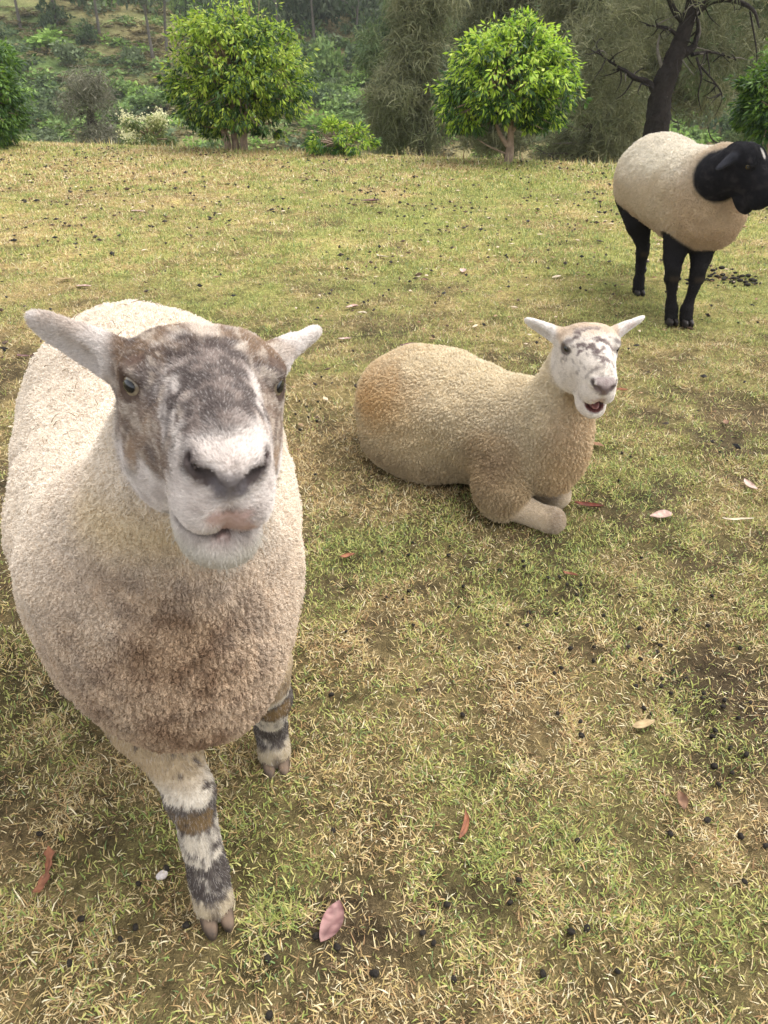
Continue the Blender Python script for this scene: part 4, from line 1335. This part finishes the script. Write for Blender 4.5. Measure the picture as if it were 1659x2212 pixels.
def old_tree():
    Y = 15.5
    w = lambda px, py, dy=0.0: on(px, py, Y + dy)
    b = ground_at(1408, Y, -0.2)
    root = tree_root("old_tree", b, "big old tree with black leaning trunk and bare crooked branches", "tree")
    bark = lin(46, 40, 37)
    grey = lin(112, 104, 96)
    W_ = []
    def br(pts, rad, col=bark, s=[0]):
        s[0] += 1
        W_.append(tube([w(*p) for p in pts], rad, col, 9, 500 + s[0], 0.08))
    W_.append(tube([b, w(1416, 300), w(1422, 240), w(1432, 190), w(1455, 130), w(1472, 85), w(1490, 30), w(1500, -40), w(1490, -140)], [.30, .235, .20, .185, .17, .135, .12, .10, .05], bark, 12, 501, 0.07))
    br([(1420, 205), (1400, 178), (1370, 168), (1345, 150), (1320, 152, .3)], [.075, .055, .045, .03, .012])
    br([(1462, 120), (1490, 108), (1502, 90), (1508, 60), (1502, 20, -.3)], [.10, .07, .05, .03, .012], bark)
    br([(1500, 95), (1512, 70), (1510, 40)], [.03, .02, .008], grey)
    br([(1488, 60), (1455, 20), (1440, -30), (1430, -100)], [.07, .05, .04, .02])
    br([(1505, 25), (1530, 5), (1575, -2, -.5), (1625, 20, -.8), (1640, 60, -1)], [.085, .06, .045, .03, .012])
    br([(1575, 0, -.5), (1610, -20, -.8), (1660, -10, -1)], [.04, .03, .015])
    br([(1495, 118), (1540, 112, .4), (1590, 130, .6)], [.035, .022, .008])
    br([(1505, 125), (1515, 165, -.2), (1508, 205, -.2), (1515, 240, -.2)], [.022, .016, .012, .005])
    br([(1510, 140), (1545, 180, -.2), (1560, 210, -.2), (1545, 250, -.2)], [.018, .014, .010, .004])
    br([(1432, 150), (1420, 110), (1425, 75)], [.04, .025, .01], grey)
    br([(1345, 150), (1300, 120, .2), (1280, 80, .3)], [.025, .015, .006])
    br([(1370, 168), (1350, 200), (1330, 215)], [.02, .012, .005])
    br([(1472, 85), (1440, 60), (1395, 55, .3)], [.04, .025, .008])
    br([(1620, 25, -.8), (1635, 120, -.9), (1628, 190, -.9)], [.016, .010, .004])
    r = np.random.default_rng(91)
    limbs = [[(1420, 205), (1370, 168), (1345, 150), (1320, 152)], [(1462, 120), (1502, 90), (1508, 60)], [(1505, 25), (1530, 5), (1575, -2), (1625, 20)],
             [(1495, 118), (1540, 112), (1590, 130)], [(1345, 150), (1300, 120), (1280, 80)], [(1472, 85), (1440, 60), (1395, 55)], [(1510, 140), (1545, 180), (1560, 210)]]
    for k in range(64):
        L_ = np.array(limbs[r.integers(0, len(limbs))], float)
        i = r.integers(0, len(L_) - 1); f = r.random()
        p0 = L_[i] * (1 - f) + L_[i + 1] * f
        a = r.uniform(0, 6.28); l = r.uniform(18, 60)
        p1 = p0 + np.array([math.cos(a), math.sin(a) * .8 + .25]) * l * .5 + r.normal(0, 5, 2)
        p2 = p1 + np.array([math.cos(a + r.normal(0, .7)), math.sin(a + r.normal(0, .7)) * .8 + .35]) * l * .5
        dy = r.normal(0, .25)
        W_.append(tube([w(*p0), w(p1[0], p1[1], dy), w(p2[0], p2[1], 2 * dy)], [.016, .010, .004], bark if k % 4 else grey, 5, 600 + k, .1, 3))
    part_mesh("trunk", root, W_, M_BARK, smooth=True)
    strand_crown(root, [w(1330, 90, .6), w(1560, 90, .8), w(1450, 20, .9), w(1610, 150, .8), w(1300, 200, 1.2), w(1480, -120, 0)],
                 [(1.1, .7, .75), (1.1, .6, .75), (1.5, .8, .6), (.7, .5, .8), (.9, .5, .8), (2.6, 1.4, .9)], 1400, 9, (.15, .36), (.008, .015), OLIVE, 61)

def she_oak(px, top, Y, width, seed, cols, label, n=900, bottom=340, lw=1.0):
    r = np.random.default_rng(seed)
    b = ground_at(px, Y, -0.2)
    root = tree_root("she_oak", b, label, "tree", "grey weeping trees behind the crest")
    S = Y / ray(px, 200)[1] / FOC
    bark = lin(86, 78, 70)
    c0 = on(px, top, Y)
    H = c0[2] - b[2]
    wood = [tube([b, b + [.1, 0, H * .35], b + [-.1, .1, H * .7], c0], [.16, .12, .08, .02], bark, 8, seed, .1)]
    for k in range(22):
        f = r.uniform(.15, .9)
        p = b + np.array([0, 0, H * f]); a = r.uniform(0, 6.28)
        l = width * S * r.uniform(.5, 1.0) * (1.1 - .5 * f)
        q = p + np.array([math.cos(a) * l, math.sin(a) * l * .5, l * r.uniform(-.15, .5)])
        wood.append(tube([p, (p + q) / 2 + r.normal(0, .12, 3), q], [.05 * (1.2 - f), .03 * (1.2 - f), .008], bark if k % 3 else lin(128, 120, 110), 5, seed + k, .1, 4))
    part_mesh("trunk", root, wood, M_BARK, smooth=True)
    cs, rs = [], []
    zb = on(px, bottom, Y)[2]
    for k in range(10):
        f = r.random()
        cs.append(np.array([b[0] + r.uniform(-.75, .75) * width * S * (1.05 - .4 * f), Y + r.uniform(-.6, .6), zb + (c0[2] - zb) * (f * .95 + .02)]))
        rs.append((width * S * r.uniform(.35, .55), .7, (c0[2] - zb) * r.uniform(.14, .24)))
    strand_crown(root, cs, rs, int(n * 1.25), 9, (.16 * lw, .40 * lw), (.010 * lw, .018 * lw), cols, seed + 5)

old_tree()
she_oak(905, -60, 17.5, 120, 71, OLIVE, "grey-green weeping tree just left of the bright domed tree", 2000)
she_oak(1270, -90, 18.5, 150, 72, OLIVE, "tall grey weeping tree between the domed tree and the black trunk", 2600)
she_oak(1090, -120, 22.0, 190, 73, OLIVE, "grey weeping tree standing behind the bright domed tree", 2600, lw=1.2)
she_oak(1600, -100, 20.0, 170, 74, OLIVE_GREEN, "olive weeping tree behind the branches right of the black trunk", 2200, lw=1.2)
she_oak(1430, -120, 25.0, 200, 75, OLIVE, "grey weeping tree farthest back behind the black trunk", 2600, lw=1.4)
she_oak(860, -40, 27.0, 110, 78, OLIVE_GREEN, "olive weeping tree in the gap between the two round trees", 1500, lw=1.4, bottom=300)
she_oak(215, 165, 17.0, 52, 76, np.array([lin(112, 110, 92), lin(98, 98, 80), lin(126, 122, 104)]), "small grey-brown weeping tree left of the blossom shrub", 360, bottom=320, lw=.75)

# ---------------------------------------------------------------- hillside: countable bushes and gums, then the scrub mass
def bush_mesh(seed, cols, n=520, flat=0.75, leaf=(0.10, 0.24)):
    """unit-ish bush, one metre radius, uneven dome of leaf clumps"""
    r = np.random.default_rng(seed)
    nl = 9
    c = ball(nl, r) * np.array([.55, .55, .35]) + np.array([0, 0, .45])
    rd = r.uniform(.28, .52, nl)
    k = r.integers(0, nl, n)
    u = ball(n, r)
    u[:, 2] = np.where(u[:, 2] < -.3, -u[:, 2], u[:, 2])
    P = c[k] + u * (rd[k] * r.uniform(.7, 1.08, n))[:, None]
    P[:, 2] = np.maximum(P[:, 2] * flat, 0.0)
    d = unit(u * .6 + ball(n, r))
    L = r.uniform(*leaf, n)
    cc = cols[(k + r.integers(0, 2, n)) % len(cols)] * r.uniform(.72, 1.2, (n, 1))
    return leaf_quads(P, d, unit(np.cross(d, ball(n, r))), L, L * r.uniform(.5, .8, n), cc)

DARKB = np.array([lin(86, 104, 68), lin(100, 116, 80), lin(76, 94, 64)])
MIDB = np.array([lin(114, 138, 76), lin(128, 148, 84), lin(102, 126, 72)])
BRIGHTB = np.array([lin(134, 164, 76), lin(120, 152, 70), lin(146, 172, 88)])
DRYB = np.array([lin(132, 122, 84), lin(118, 112, 76), lin(144, 130, 92)])
GREYB = np.array([lin(108, 122, 86), lin(96, 110, 76), lin(120, 132, 96)])

def hill_point(px, py):
    """where the view ray meets the far slope"""
    d = ray(px, py)
    ts = np.linspace(28, 240, 1700)
    X = np.stack([d[0] * ts, d[1] * ts, CAM_Z + d[2] * ts], 1)
    below = X[:, 2] < terrain(X[:, 0], X[:, 1])
    i = int(np.argmax(below)) if below.any() else len(ts) - 1
    return X[i], ts[i]

def hill_bush(px, py, wpx, hpx, cols, label, seed, n=650, cat="bush", group="bushes on the far slope"):
    p, t = hill_point(px, py)
    S = t / FOC
    V, T, C = bush_mesh(seed, cols, n, 1.0, (0.12, 0.26))
    V = V * np.array([wpx * .5 * S, wpx * .5 * S, hpx * S])
    root = obj("hillside_bush", mesh_np("hillside_bush", V, T, C, False), M_SCRUB, None, label, cat, group, loc=p - np.array([0, 0, .15]))
    return root

def gum_tree(px, py, hpx, crown, cols, label, seed, lean=0.0, n=700):
    p, t = hill_point(px, py)
    S = t / FOC
    r = np.random.default_rng(seed)
    root = tree_root("gum_tree", p, label, "tree", "gum trees on the far slope")
    H = hpx * S
    top = p + np.array([lean * H, 0, H])
    col = lin(104, 98, 90)
    wood = [tube([p - [0, 0, .4], p + [lean * H * .3, 0, H * .35], p + [lean * H * .8, 0, H * .7], top], [.15, .11, .08, .03], col, 8, seed, .06)]
    cs = []
    for k in range(7):
        f = r.uniform(.5, 1.0); a = r.uniform(0, 6.28)
        q = p + np.array([lean * H * f + math.cos(a) * crown * S * .45, math.sin(a) * crown * S * .4, H * min(1.05, f + .08)])
        wood.append(tube([p + [lean * H * f * .9, 0, H * f * .8], (p + [lean * H * f, 0, H * f] + q) / 2, q], [.07, .05, .02], col, 6, seed + k, .08))
        cs.append(q)
    cs = np.array(cs)
    k = r.integers(0, 7, n)
    u = ball(n, r)
    P = cs[k] + u * np.array([crown * S * .30, crown * S * .30, crown * S * .22]) * r.uniform(.4, 1.05, (n, 1))
    d = unit(ball(n, r) + np.array([0, 0, -.6]))
    L = r.uniform(.35, .75, n)
    cc = cols[r.integers(0, len(cols), n)] * r.uniform(.75, 1.15, (n, 1))
    part_mesh("trunk", root, wood, M_BARK, smooth=True)
    part_mesh("crown", root, [leaf_quads(P, d, unit(np.cross(d, ball(n, r))), L, L * .45, cc)], M_SCRUB, "stuff")

def hillside():
    B = [
        (120, 235, 90, 42, DARKB, "dark rounded bush left of the small grey-brown tree"),
        (35, 160, 70, 34, DARKB, "dark bush low on the slope beside the left edge tree"),
        (150, 140, 80, 40, GREYB, "grey-green bush in the middle of the left slope"),
        (125, 108, 130, 34, BRIGHTB, "bright green low thicket high on the left slope"),
        (185, 95, 60, 40, DARKB, "dark bush above the bright thicket on the left slope"),
        (110, 60, 70, 44, DARKB, "dark bush near the top left of the slope"),
        (290, 150, 60, 40, GREYB, "grey rounded bush left of the first round tree"),
        (705, 165, 110, 62, MIDB, "broad green bush right of the first round tree"),
        (800, 165, 110, 62, DARKB, "dark rounded bush farther right of the first round tree"),
        (690, 225, 90, 30, DARKB, "flat dark bush low behind the first round tree"),
        (40, 270, 120, 36, DARKB, "dark bush just over the crest beside the left edge tree"),
        (255, 210, 90, 34, MIDB, "green bush on the slope above the blossom shrub"),
        (330, 235, 120, 30, MIDB, "low green thicket above the blossom shrub"),
        (1500, 240, 120, 60, MIDB, "green bush seen through the branches of the black trunk"),
        (1560, 290, 120, 50, DARKB, "dark bush behind the black-headed sheep"),
    ]
    for i, (a, b, c, d, cols, lab) in enumerate(B):
        hill_bush(a, b, c, d, cols, lab, 800 + i)
    DG = np.array([lin(92, 104, 78), lin(82, 94, 72), lin(104, 114, 88)])
    G = [
        (45, 62, 150, 110, 0.02, "pale-trunked gum at the top left corner"),
        (125, 55, 150, 100, -0.05, "slim gum second from the left along the top"),
        (215, 75, 160, 110, 0.03, "gum third from the left along the top"),
        (330, 125, 190, 120, -0.03, "dark gum with straight trunk left of the first round tree"),
        (360, 110, 170, 100, 0.10, "leaning gum behind the left side of the first round tree"),
        (600, 105, 170, 130, 0.04, "pale-trunked gum behind the right side of the first round tree"),
        (680, 100, 150, 130, -0.05, "gum above the broad green bush"),
        (770, 95, 140, 130, 0.06, "gum above the dark rounded bush"),
        (860, 120, 170, 130, 0.0, "gum at the top middle of the picture"),
    ]
    for i, (a, b, h, c, ln, lab) in enumerate(G):
        gum_tree(a, b, h, c, DG, lab, 900 + i, ln)
    # the scrub mass
    r = np.random.default_rng(77)
    protos = [bush_mesh(700 + i, c, 110, .8, (.16, .34)) for i, c in enumerate([DARKB, MIDB, BRIGHTB, GREYB, DARKB, MIDB, DRYB])]
    N = 6000
    y = r.uniform(48, 108, N); x = r.uniform(-1, 1, N) * (5 + .60 * y)
    f = fbm(np.stack([x, y], 1) * .075, 4, 71)
    forest = ss(74, 86, y + 16 * (fbm(np.stack([x, y], 1) * .05, 3, 72) - .5) + .25 * np.clip(x, -40, 40))
    parts = []
    zz = terrain(x, y)
    for i in range(N):
        wood_ = r.random() < forest[i]
        dry = not wood_ and r.random() > .14 + 1.1 * ss(.40, .56, f[i])
        if dry and r.random() < .35:
            continue
        k = [0, 4, 3, 0, 4, 1][r.integers(0, 6)] if wood_ else [0, 1, 2, 3, 2, 5, 1][r.integers(0, 7)]
        k = 6 if dry else k
        V, T, C = protos[k]
        s = r.uniform(1.0, 2.2) if wood_ else r.uniform(.6, 1.7)
        a = r.uniform(0, 6.28)
        R = np.array([[math.cos(a), -math.sin(a), 0], [math.sin(a), math.cos(a), 0], [0, 0, 1]])
        hgt = r.uniform(1.2, 2.4) if wood_ else r.uniform(.4, .9) * (.5 if dry else 1)
        parts.append((V * np.array([s, s, s * hgt]) @ R.T + np.array([x[i], y[i], zz[i] - .15]), T, C * r.uniform(.75, 1.15)))
    V, T, C = join(parts)
    obj("hillside_scrub", mesh_np("hillside_scrub", V, T, C, False), M_SCRUB, kind="stuff", label="mass of low green and olive scrub covering the far slope")
    print("scrub tris", len(T))
hillside()


def haze():
    """thin grey air over the paddock and the valley"""
    x0, x1, y0, y1, z0, z1 = -263, 263, -43, 333, -32, 27
    V = np.array([(x, y, z) for x in (x0, x1) for y in (y0, y1) for z in (z0, z1)], float)
    Q = np.array([(0, 1, 3, 2), (4, 6, 7, 5), (0, 4, 5, 1), (2, 3, 7, 6), (0, 2, 6, 4), (1, 5, 7, 3)])
    m = bpy.data.materials.new("haze")
    m.use_nodes = True
    n, l = m.node_tree.nodes, m.node_tree.links
    n.clear()
    out = n.new("ShaderNodeOutputMaterial")
    v = n.new("ShaderNodeVolumePrincipled")
    v.inputs["Color"].default_value = (0.92, 0.94, 0.95, 1)
    v.inputs["Density"].default_value = 0.0005
    l.new(v.outputs[0], out.inputs["Volume"])
    obj("haze", mesh_np("haze", V, Q, None, False), m, kind="stuff", label="thin grey haze over the valley")
haze()
# ================================================================ fallen leaves, droppings, litter
def zt(x, y):
    return float(terrain(np.array([float(x)]), np.array([float(y)]))[0])

def leaf_object(px, py, length, width, yaw, cols, label, shape="lance", curl=0.25, bend=0.15, name="fallen_leaf", lift=0.012, tilt=(0, 0)):
    p = at_ground(px, py)
    n = 13
    t = np.linspace(0, 1, n)
    if shape == "oval":
        w = np.sin(np.pi * np.clip(t, .0, 1)) ** .75
    elif shape == "strip":
        w = .55 + .35 * np.sin(t * 9) * .5 + .2 * np.sin(t * 23 + 1); w[0] *= .8; w[-1] *= .25; w[-2] *= .6
    else:
        w = np.sin(np.pi * t ** .8) ** .9
    w = np.maximum(w, .04) * width * .5
    x = (t - .5) * length
    yb = bend * length * (t - .5) ** 2 * 4
    cross = np.array([-1, -.5, 0, .5, 1.0])
    V = []
    for i in range(n):
        for c in cross:
            V.append((x[i], yb[i] + c * w[i], lift + curl * (c * c) * w[i] + .10 * length * (t[i] - .5) ** 2 + .0015 * math.sin(7 * t[i] + 3 * c)))
    V = np.array(V)
    th = .0009
    V2 = V.copy(); V2[:, 2] -= th
    k = len(V)
    idx = np.arange(k).reshape(n, 5)
    Q = np.stack([idx[:-1, :-1], idx[:-1, 1:], idx[1:, 1:], idx[1:, :-1]], -1).reshape(-1, 4)
    ring = np.concatenate([idx[0, :], idx[1:, -1], idx[-1, -2::-1], idx[-2:0:-1, 0]])
    rq = np.stack([ring, np.roll(ring, -1), np.roll(ring, -1) + k, ring + k], 1)[:, ::-1]
    Q = np.concatenate([Q[:, ::-1], Q + k, rq])
    c0, c1 = cols
    r = np.random.default_rng(int(px * 7 + py))
    nz = fbm(V * 140 + px, 3, 5)
    C = mix(c0, c1, ss(.38, .62, nz))
    mid = (np.abs(np.tile(cross, n)) < .1)
    C[mid] = C[mid] * .8
    me = mesh_np(name, np.concatenate([V, V2]), Q, np.concatenate([C, C * .9]))
    o = obj(name, me, M_DEADLEAF, None, label, "leaf", "dead leaves on the grass", loc=(p[0], p[1], zt(p[0], p[1])), rot=(tilt[0], tilt[1], yaw))
    return o

def R_(d): return math.radians(d)
RUST = (lin(156, 104, 76), lin(120, 78, 58)); PINK = (lin(160, 124, 118), lin(118, 84, 82)); PALE = (lin(204, 178, 164), lin(174, 144, 132))
TAN = (lin(182, 160, 122), lin(160, 136, 100)); RED = (lin(126, 68, 52), lin(96, 54, 44)); BROWN = (lin(140, 108, 84), lin(112, 84, 66))
MAUVE = (lin(122, 90, 86), lin(96, 70, 68)); CREAM = (lin(214, 200, 176), lin(190, 172, 146))
for a in [
    (107, 1885, .080, .021, R_(98), RUST, "long rust-brown strip of bark lying left of the front hoof", "strip", .2, .10),
    (719, 2000, .068, .032, R_(68), PINK, "oval pinkish leaf lying right of the front hoof", "oval", .2, .05),
    (1006, 1790, .062, .011, R_(75), RUST, "narrow rust-red leaf in the grass below the lying sheep", "lance", .3, .12),
    (1430, 1125, .070, .036, R_(15), PALE, "pale pink curled leaf right of the lying sheep's folded leg", "oval", .6, .15),
    (1613, 1057, .068, .024, R_(100), PALE, "pale narrow leaf near the right edge above the straw leaf", "lance", .4, -.15),
    (1272, 1096, .085, .022, R_(-14), RED, "dark red curled leaf touching the lying sheep's chest", "lance", .6, .15),
    (1338, 851, .060, .020, R_(-10), RUST, "reddish leaf beside the lying sheep's muzzle", "lance", .5, .1),
    (1468, 1742, .040, .018, R_(85), BROWN, "small pointed brown leaf standing up at the lower right", "lance", .8, .0),
    (1388, 1580, .052, .018, R_(18), TAN, "tan folded leaf among the droppings at the right", "lance", .5, .05),
    (1592, 1132, .088, .010, R_(0), CREAM, "long thin straw-coloured leaf near the right edge", "lance", .3, .04),
    (68, 774, .120, .026, R_(4), MAUVE, "brown bark strip lying behind the near sheep's left-hand ear", "strip", .3, .05),
    (762, 667, .075, .030, R_(30), PALE, "pale curled leaf in the middle of the paddock, left of its pair", "oval", .6, .1),
    (782, 681, .050, .022, R_(-15), CREAM, "whitish leaf in the middle of the paddock, right of its pair", "oval", .5, .1),
    (884, 748, .085, .030, R_(12), MAUVE, "mauve leaf just behind the lying sheep's back", "oval", .4, .1),
    (800, 439, .17, .07, R_(5), MAUVE, "large dark mauve leaf far back in the middle", "oval", .3, .1),
    (1000, 588, .085, .040, R_(80), PALE, "pale teardrop leaf on the green grass behind the lying sheep", "oval", .4, .0),
    (1567, 917, .038, .020, R_(60), BROWN, "small brown leaf right of the lying sheep's head", "oval", .4, .0),
    (752, 1206, .042, .016, R_(20), RUST, "small reddish leaf right of the near sheep's chest", "lance", .5, .1),
    (1231, 1246, .040, .012, R_(-25), RUST, "small rust leaf below the lying sheep's folded leg", "lance", .4, .1),
    (822, 558, .10, .020, R_(-40), CREAM, "thin whitish leaf far back left of the teardrop leaf", "lance", .4, .2),
    (296, 457, .12, .040, R_(-12), PALE, "pale leaf far back above the near sheep's rump", "lance", .4, .1),
    (1204, 604, .08, .030, R_(40), CREAM, "whitish leaf lying left of the walking sheep's hooves", "lance", .5, .1),
    (745, 736, .06, .022, R_(5), PALE, "pale leaf just right of the near sheep's right-hand ear", "lance", .4, .1),
    (140, 610, .10, .026, R_(10), TAN, "tan leaf at the far left of the paddock", "lance", .4, .1),
    (180, 622, .09, .030, R_(-8), PALE, "pale leaf far left, next to the tan one", "oval", .4, .1),
]:
    leaf_object(*a)

# small white stone
def stone():
    p = at_ground(349, 1889)
    def f(P):
        return ell(P, (0, 0, 0), (.010, .007, .005)) + .0018 * (vnoise(P * 300, 4) - .5)
    V, Q, _ = surface_net(f, (-.013, -.01, -.008), (.013, .01, .008), .0016)
    obj("pebble", mesh_np("pebble", V, Q), mat_plain("pebble_stone", tuple(lin(205, 196, 190)), .7, .2, noise=(200, tuple(lin(180, 168, 162)))), None,
        "small white pebble on bare soil left of the front hoof", "pebble", loc=(p[0], p[1], zt(p[0], p[1]) + .006), rot=(0, 0, .6))
stone()

# droppings
def pellet_mesh(seed):
    r = np.random.default_rng(seed)
    me = sphere_mesh("sheep_dropping", 14, 9)
    co = np.zeros(len(me.vertices) * 3, np.float32); me.vertices.foreach_get("co", co)
    co = co.reshape(-1, 3)
    co = co * (1 + .16 * (vnoise(co * 1.6 + seed * 3, seed)[:, None] - .5)) * np.array([.0078, .0062, .0060]) * (1 + .12 * (co[:, :1] > .6))
    co[:, 0] += .0012 * np.clip(co[:, 2] / .006, -1, 1) * r.normal()
    me.vertices.foreach_set("co", co.astype(np.float32).ravel()); me.update()
    me.materials.append(M_DUNG)
    return me
PELLETS = [pellet_mesh(i) for i in range(5)]
def crop(x0, y0, w, pts):
    k = w / 1659.0
    return [((x0 + a * k) / 2500 * 1659, (y0 + b * k) / 2500 * 1659) for a, b in pts]
SPOTS = crop(1600, 1400, 900, [(785,115),(835,140),(965,155),(768,272),(900,745),(190,775),(195,805),(48,822),(410,862),(340,865),(455,905),(540,905),(285,945),(330,942),(513,968),(570,980),(770,980),(225,1075),(390,1085),(672,1105),(1105,1083),(1322,990),(95,1165),(212,1168),(885,1185),(1295,1175),(165,1308),(470,1310),(612,1300),(818,1303),(1010,1293),(990,1332),(1488,1310),(610,1378),(890,1385),(415,1428),(375,1458),(1085,1445),(1160,1495),(912,1500),(1020,1495),(865,1530),(1015,1535),(1072,1580),(1265,1590),(1255,1615),(1390,1630),(1385,1665),(1545,1645),(912,1668),(953,1708),(1100,1685),(395,1700),(1475,1730),(532,1750),(1340,1795),(1325,1830),(538,1835),(1430,1900),(1525,1945),(1335,2010),(1370,120),(1415,170)])
SPOTS += crop(0, 2400, 1250, [(170,405),(595,612),(715,545),(580,795),(300,965),(805,790),(1155,937),(1365,848),(1455,890),(1440,380),(1615,1000),(1160,1185),(350,775),(515,850)])
SPOTS += crop(1200, 2300, 1300, [(865,553),(622,712),(1405,472),(590,797),(325,812),(905,922),(725,1105),(30,1095),(355,1120),(1545,530),(1650,565),(1255,515),(1035,1090),(225,925),(270,970),(840,935),(1560,725),(1435,240),(1510,268),(1452,318)])
SPOTS += crop(950, 1700, 750, [(650,190),(413,207),(840,205),(1035,188),(1140,150),(1130,218),(870,113),(800,535),(845,480),(1235,432),(1200,590),(682,520),(390,780),(875,725),(540,820),(285,1205),(910,1190),(1230,1355)])
SPOTS += crop(100, 1020, 1000, [(1450,458),(1490,485),(1550,462),(1565,500),(1570,342),(1500,555),(1545,572),(1452,620),(1430,530)])
def droppings():
    r = np.random.default_rng(5)
    for i, (px, py) in enumerate(SPOTS):
        p = at_ground(px, py + 4, .008)
        o = obj("sheep_dropping", PELLETS[i % 5], None, None, "small round black sheep dropping lying in the short grass", "dropping", "sheep droppings scattered over the grass")
        k = r.uniform(.7, 1.0) * (.85 if p[1] < 1.0 else .75)
        o.scale = (k, k, k)
        o.location = (p[0], p[1], zt(p[0], p[1]) + .0065)
        o.rotation_euler = (r.uniform(-.5, .5), r.uniform(-.5, .5), r.uniform(0, 6.28))
droppings()

def heap():
    """a heap of black droppings right of the walking sheep"""
    r = np.random.default_rng(9)
    c = at_ground(1585, 606)
    parts = []
    base = PELLETS[0]
    co = np.zeros(len(base.vertices) * 3, np.float32); base.vertices.foreach_get("co", co); co = co.reshape(-1, 3).astype(float)
    fs = [list(p.vertices) for p in base.polygons]
    T = np.array([f[:3] for f in fs] + [[f[0], f[2], f[3]] for f in fs if len(f) == 4])
    for k in range(46):
        q = np.array([r.normal(0, .17), r.normal(0, .07)])
        s = r.uniform(.9, 2.3)
        z = zt(c[0] + q[0], c[1] + q[1])
        parts.append((co * s * np.array([1, 1, .7]) + np.array([q[0], q[1], .010 + z + (.016 if k % 4 == 0 else 0)]), T, np.zeros((len(co), 3))))
    V, T, C = join(parts)
    obj("dung_heap", mesh_np("dung_heap", V, T), M_DUNG, None, "spread heap of black dung on the grass right of the walking sheep", "dung", kind="stuff", loc=(c[0], c[1], 0))
heap()

def far_litter():
    """crumbs of soil, dung and bark over the far paddock, too many to count"""
    r = np.random.default_rng(12)
    N = 5200
    y = 2.0 + 9.5 * r.random(N) ** .75; x = r.uniform(-1, 1, N) * (.62 * y + .8)
    k = (y < crest_y(x) + .6) & (r.random(N) < .25 + .95 * ss(.42, .6, fbm(np.stack([x, y], 1) * 1.3, 3, 15)))
    x, y = x[k], y[k]; n = len(x)
    z = terrain(x, y)
    dark = r.random(n) < .62
    u = np.array([[1, 0, 0], [0, 1, 0], [-1, 0, 0], [0, -1, 0], [0, 0, 1], [0, 0, -1]], float)
    F = np.array([[0, 1, 4], [1, 2, 4], [2, 3, 4], [3, 0, 4], [1, 0, 5], [2, 1, 5], [3, 2, 5], [0, 3, 5]])
    s = r.uniform(.004, .013, n) * (.75 + .06 * y)
    th = r.uniform(0, 6.28, n)
    c, sn = np.cos(th), np.sin(th)
    st = np.stack([s * r.uniform(1, 2.4, n), s * r.uniform(.6, 1.1, n), s * np.where(dark, r.uniform(.6, .9, n), r.uniform(.25, .5, n))], 1)
    W = u[None] * st[:, None, :] * r.uniform(.7, 1.3, (n, 6, 1))
    V = np.stack([W[..., 0] * c[:, None] - W[..., 1] * sn[:, None], W[..., 0] * sn[:, None] + W[..., 1] * c[:, None], W[..., 2]], -1)
    V = V + np.stack([x, y, z + .018], 1)[:, None, :]
    pal = np.array([lin(40, 34, 30), lin(56, 46, 38), lin(78, 60, 46), lin(34, 32, 32)])
    pal2 = np.array([lin(150, 122, 92), lin(196, 176, 150), lin(128, 94, 70)])
    C = np.where(dark[:, None], pal[r.integers(0, 4, n)], pal2[r.integers(0, 3, n)])
    T = (np.arange(n) * 6)[:, None, None] + F[None]
    obj("ground_litter", mesh_np("ground_litter", V.reshape(-1, 3), T.reshape(-1, 3), np.repeat(C, 6, 0), False), M_DEADLEAF, kind="stuff",
        label="crumbs of dung, soil and bark littering the far grass")
far_litter()
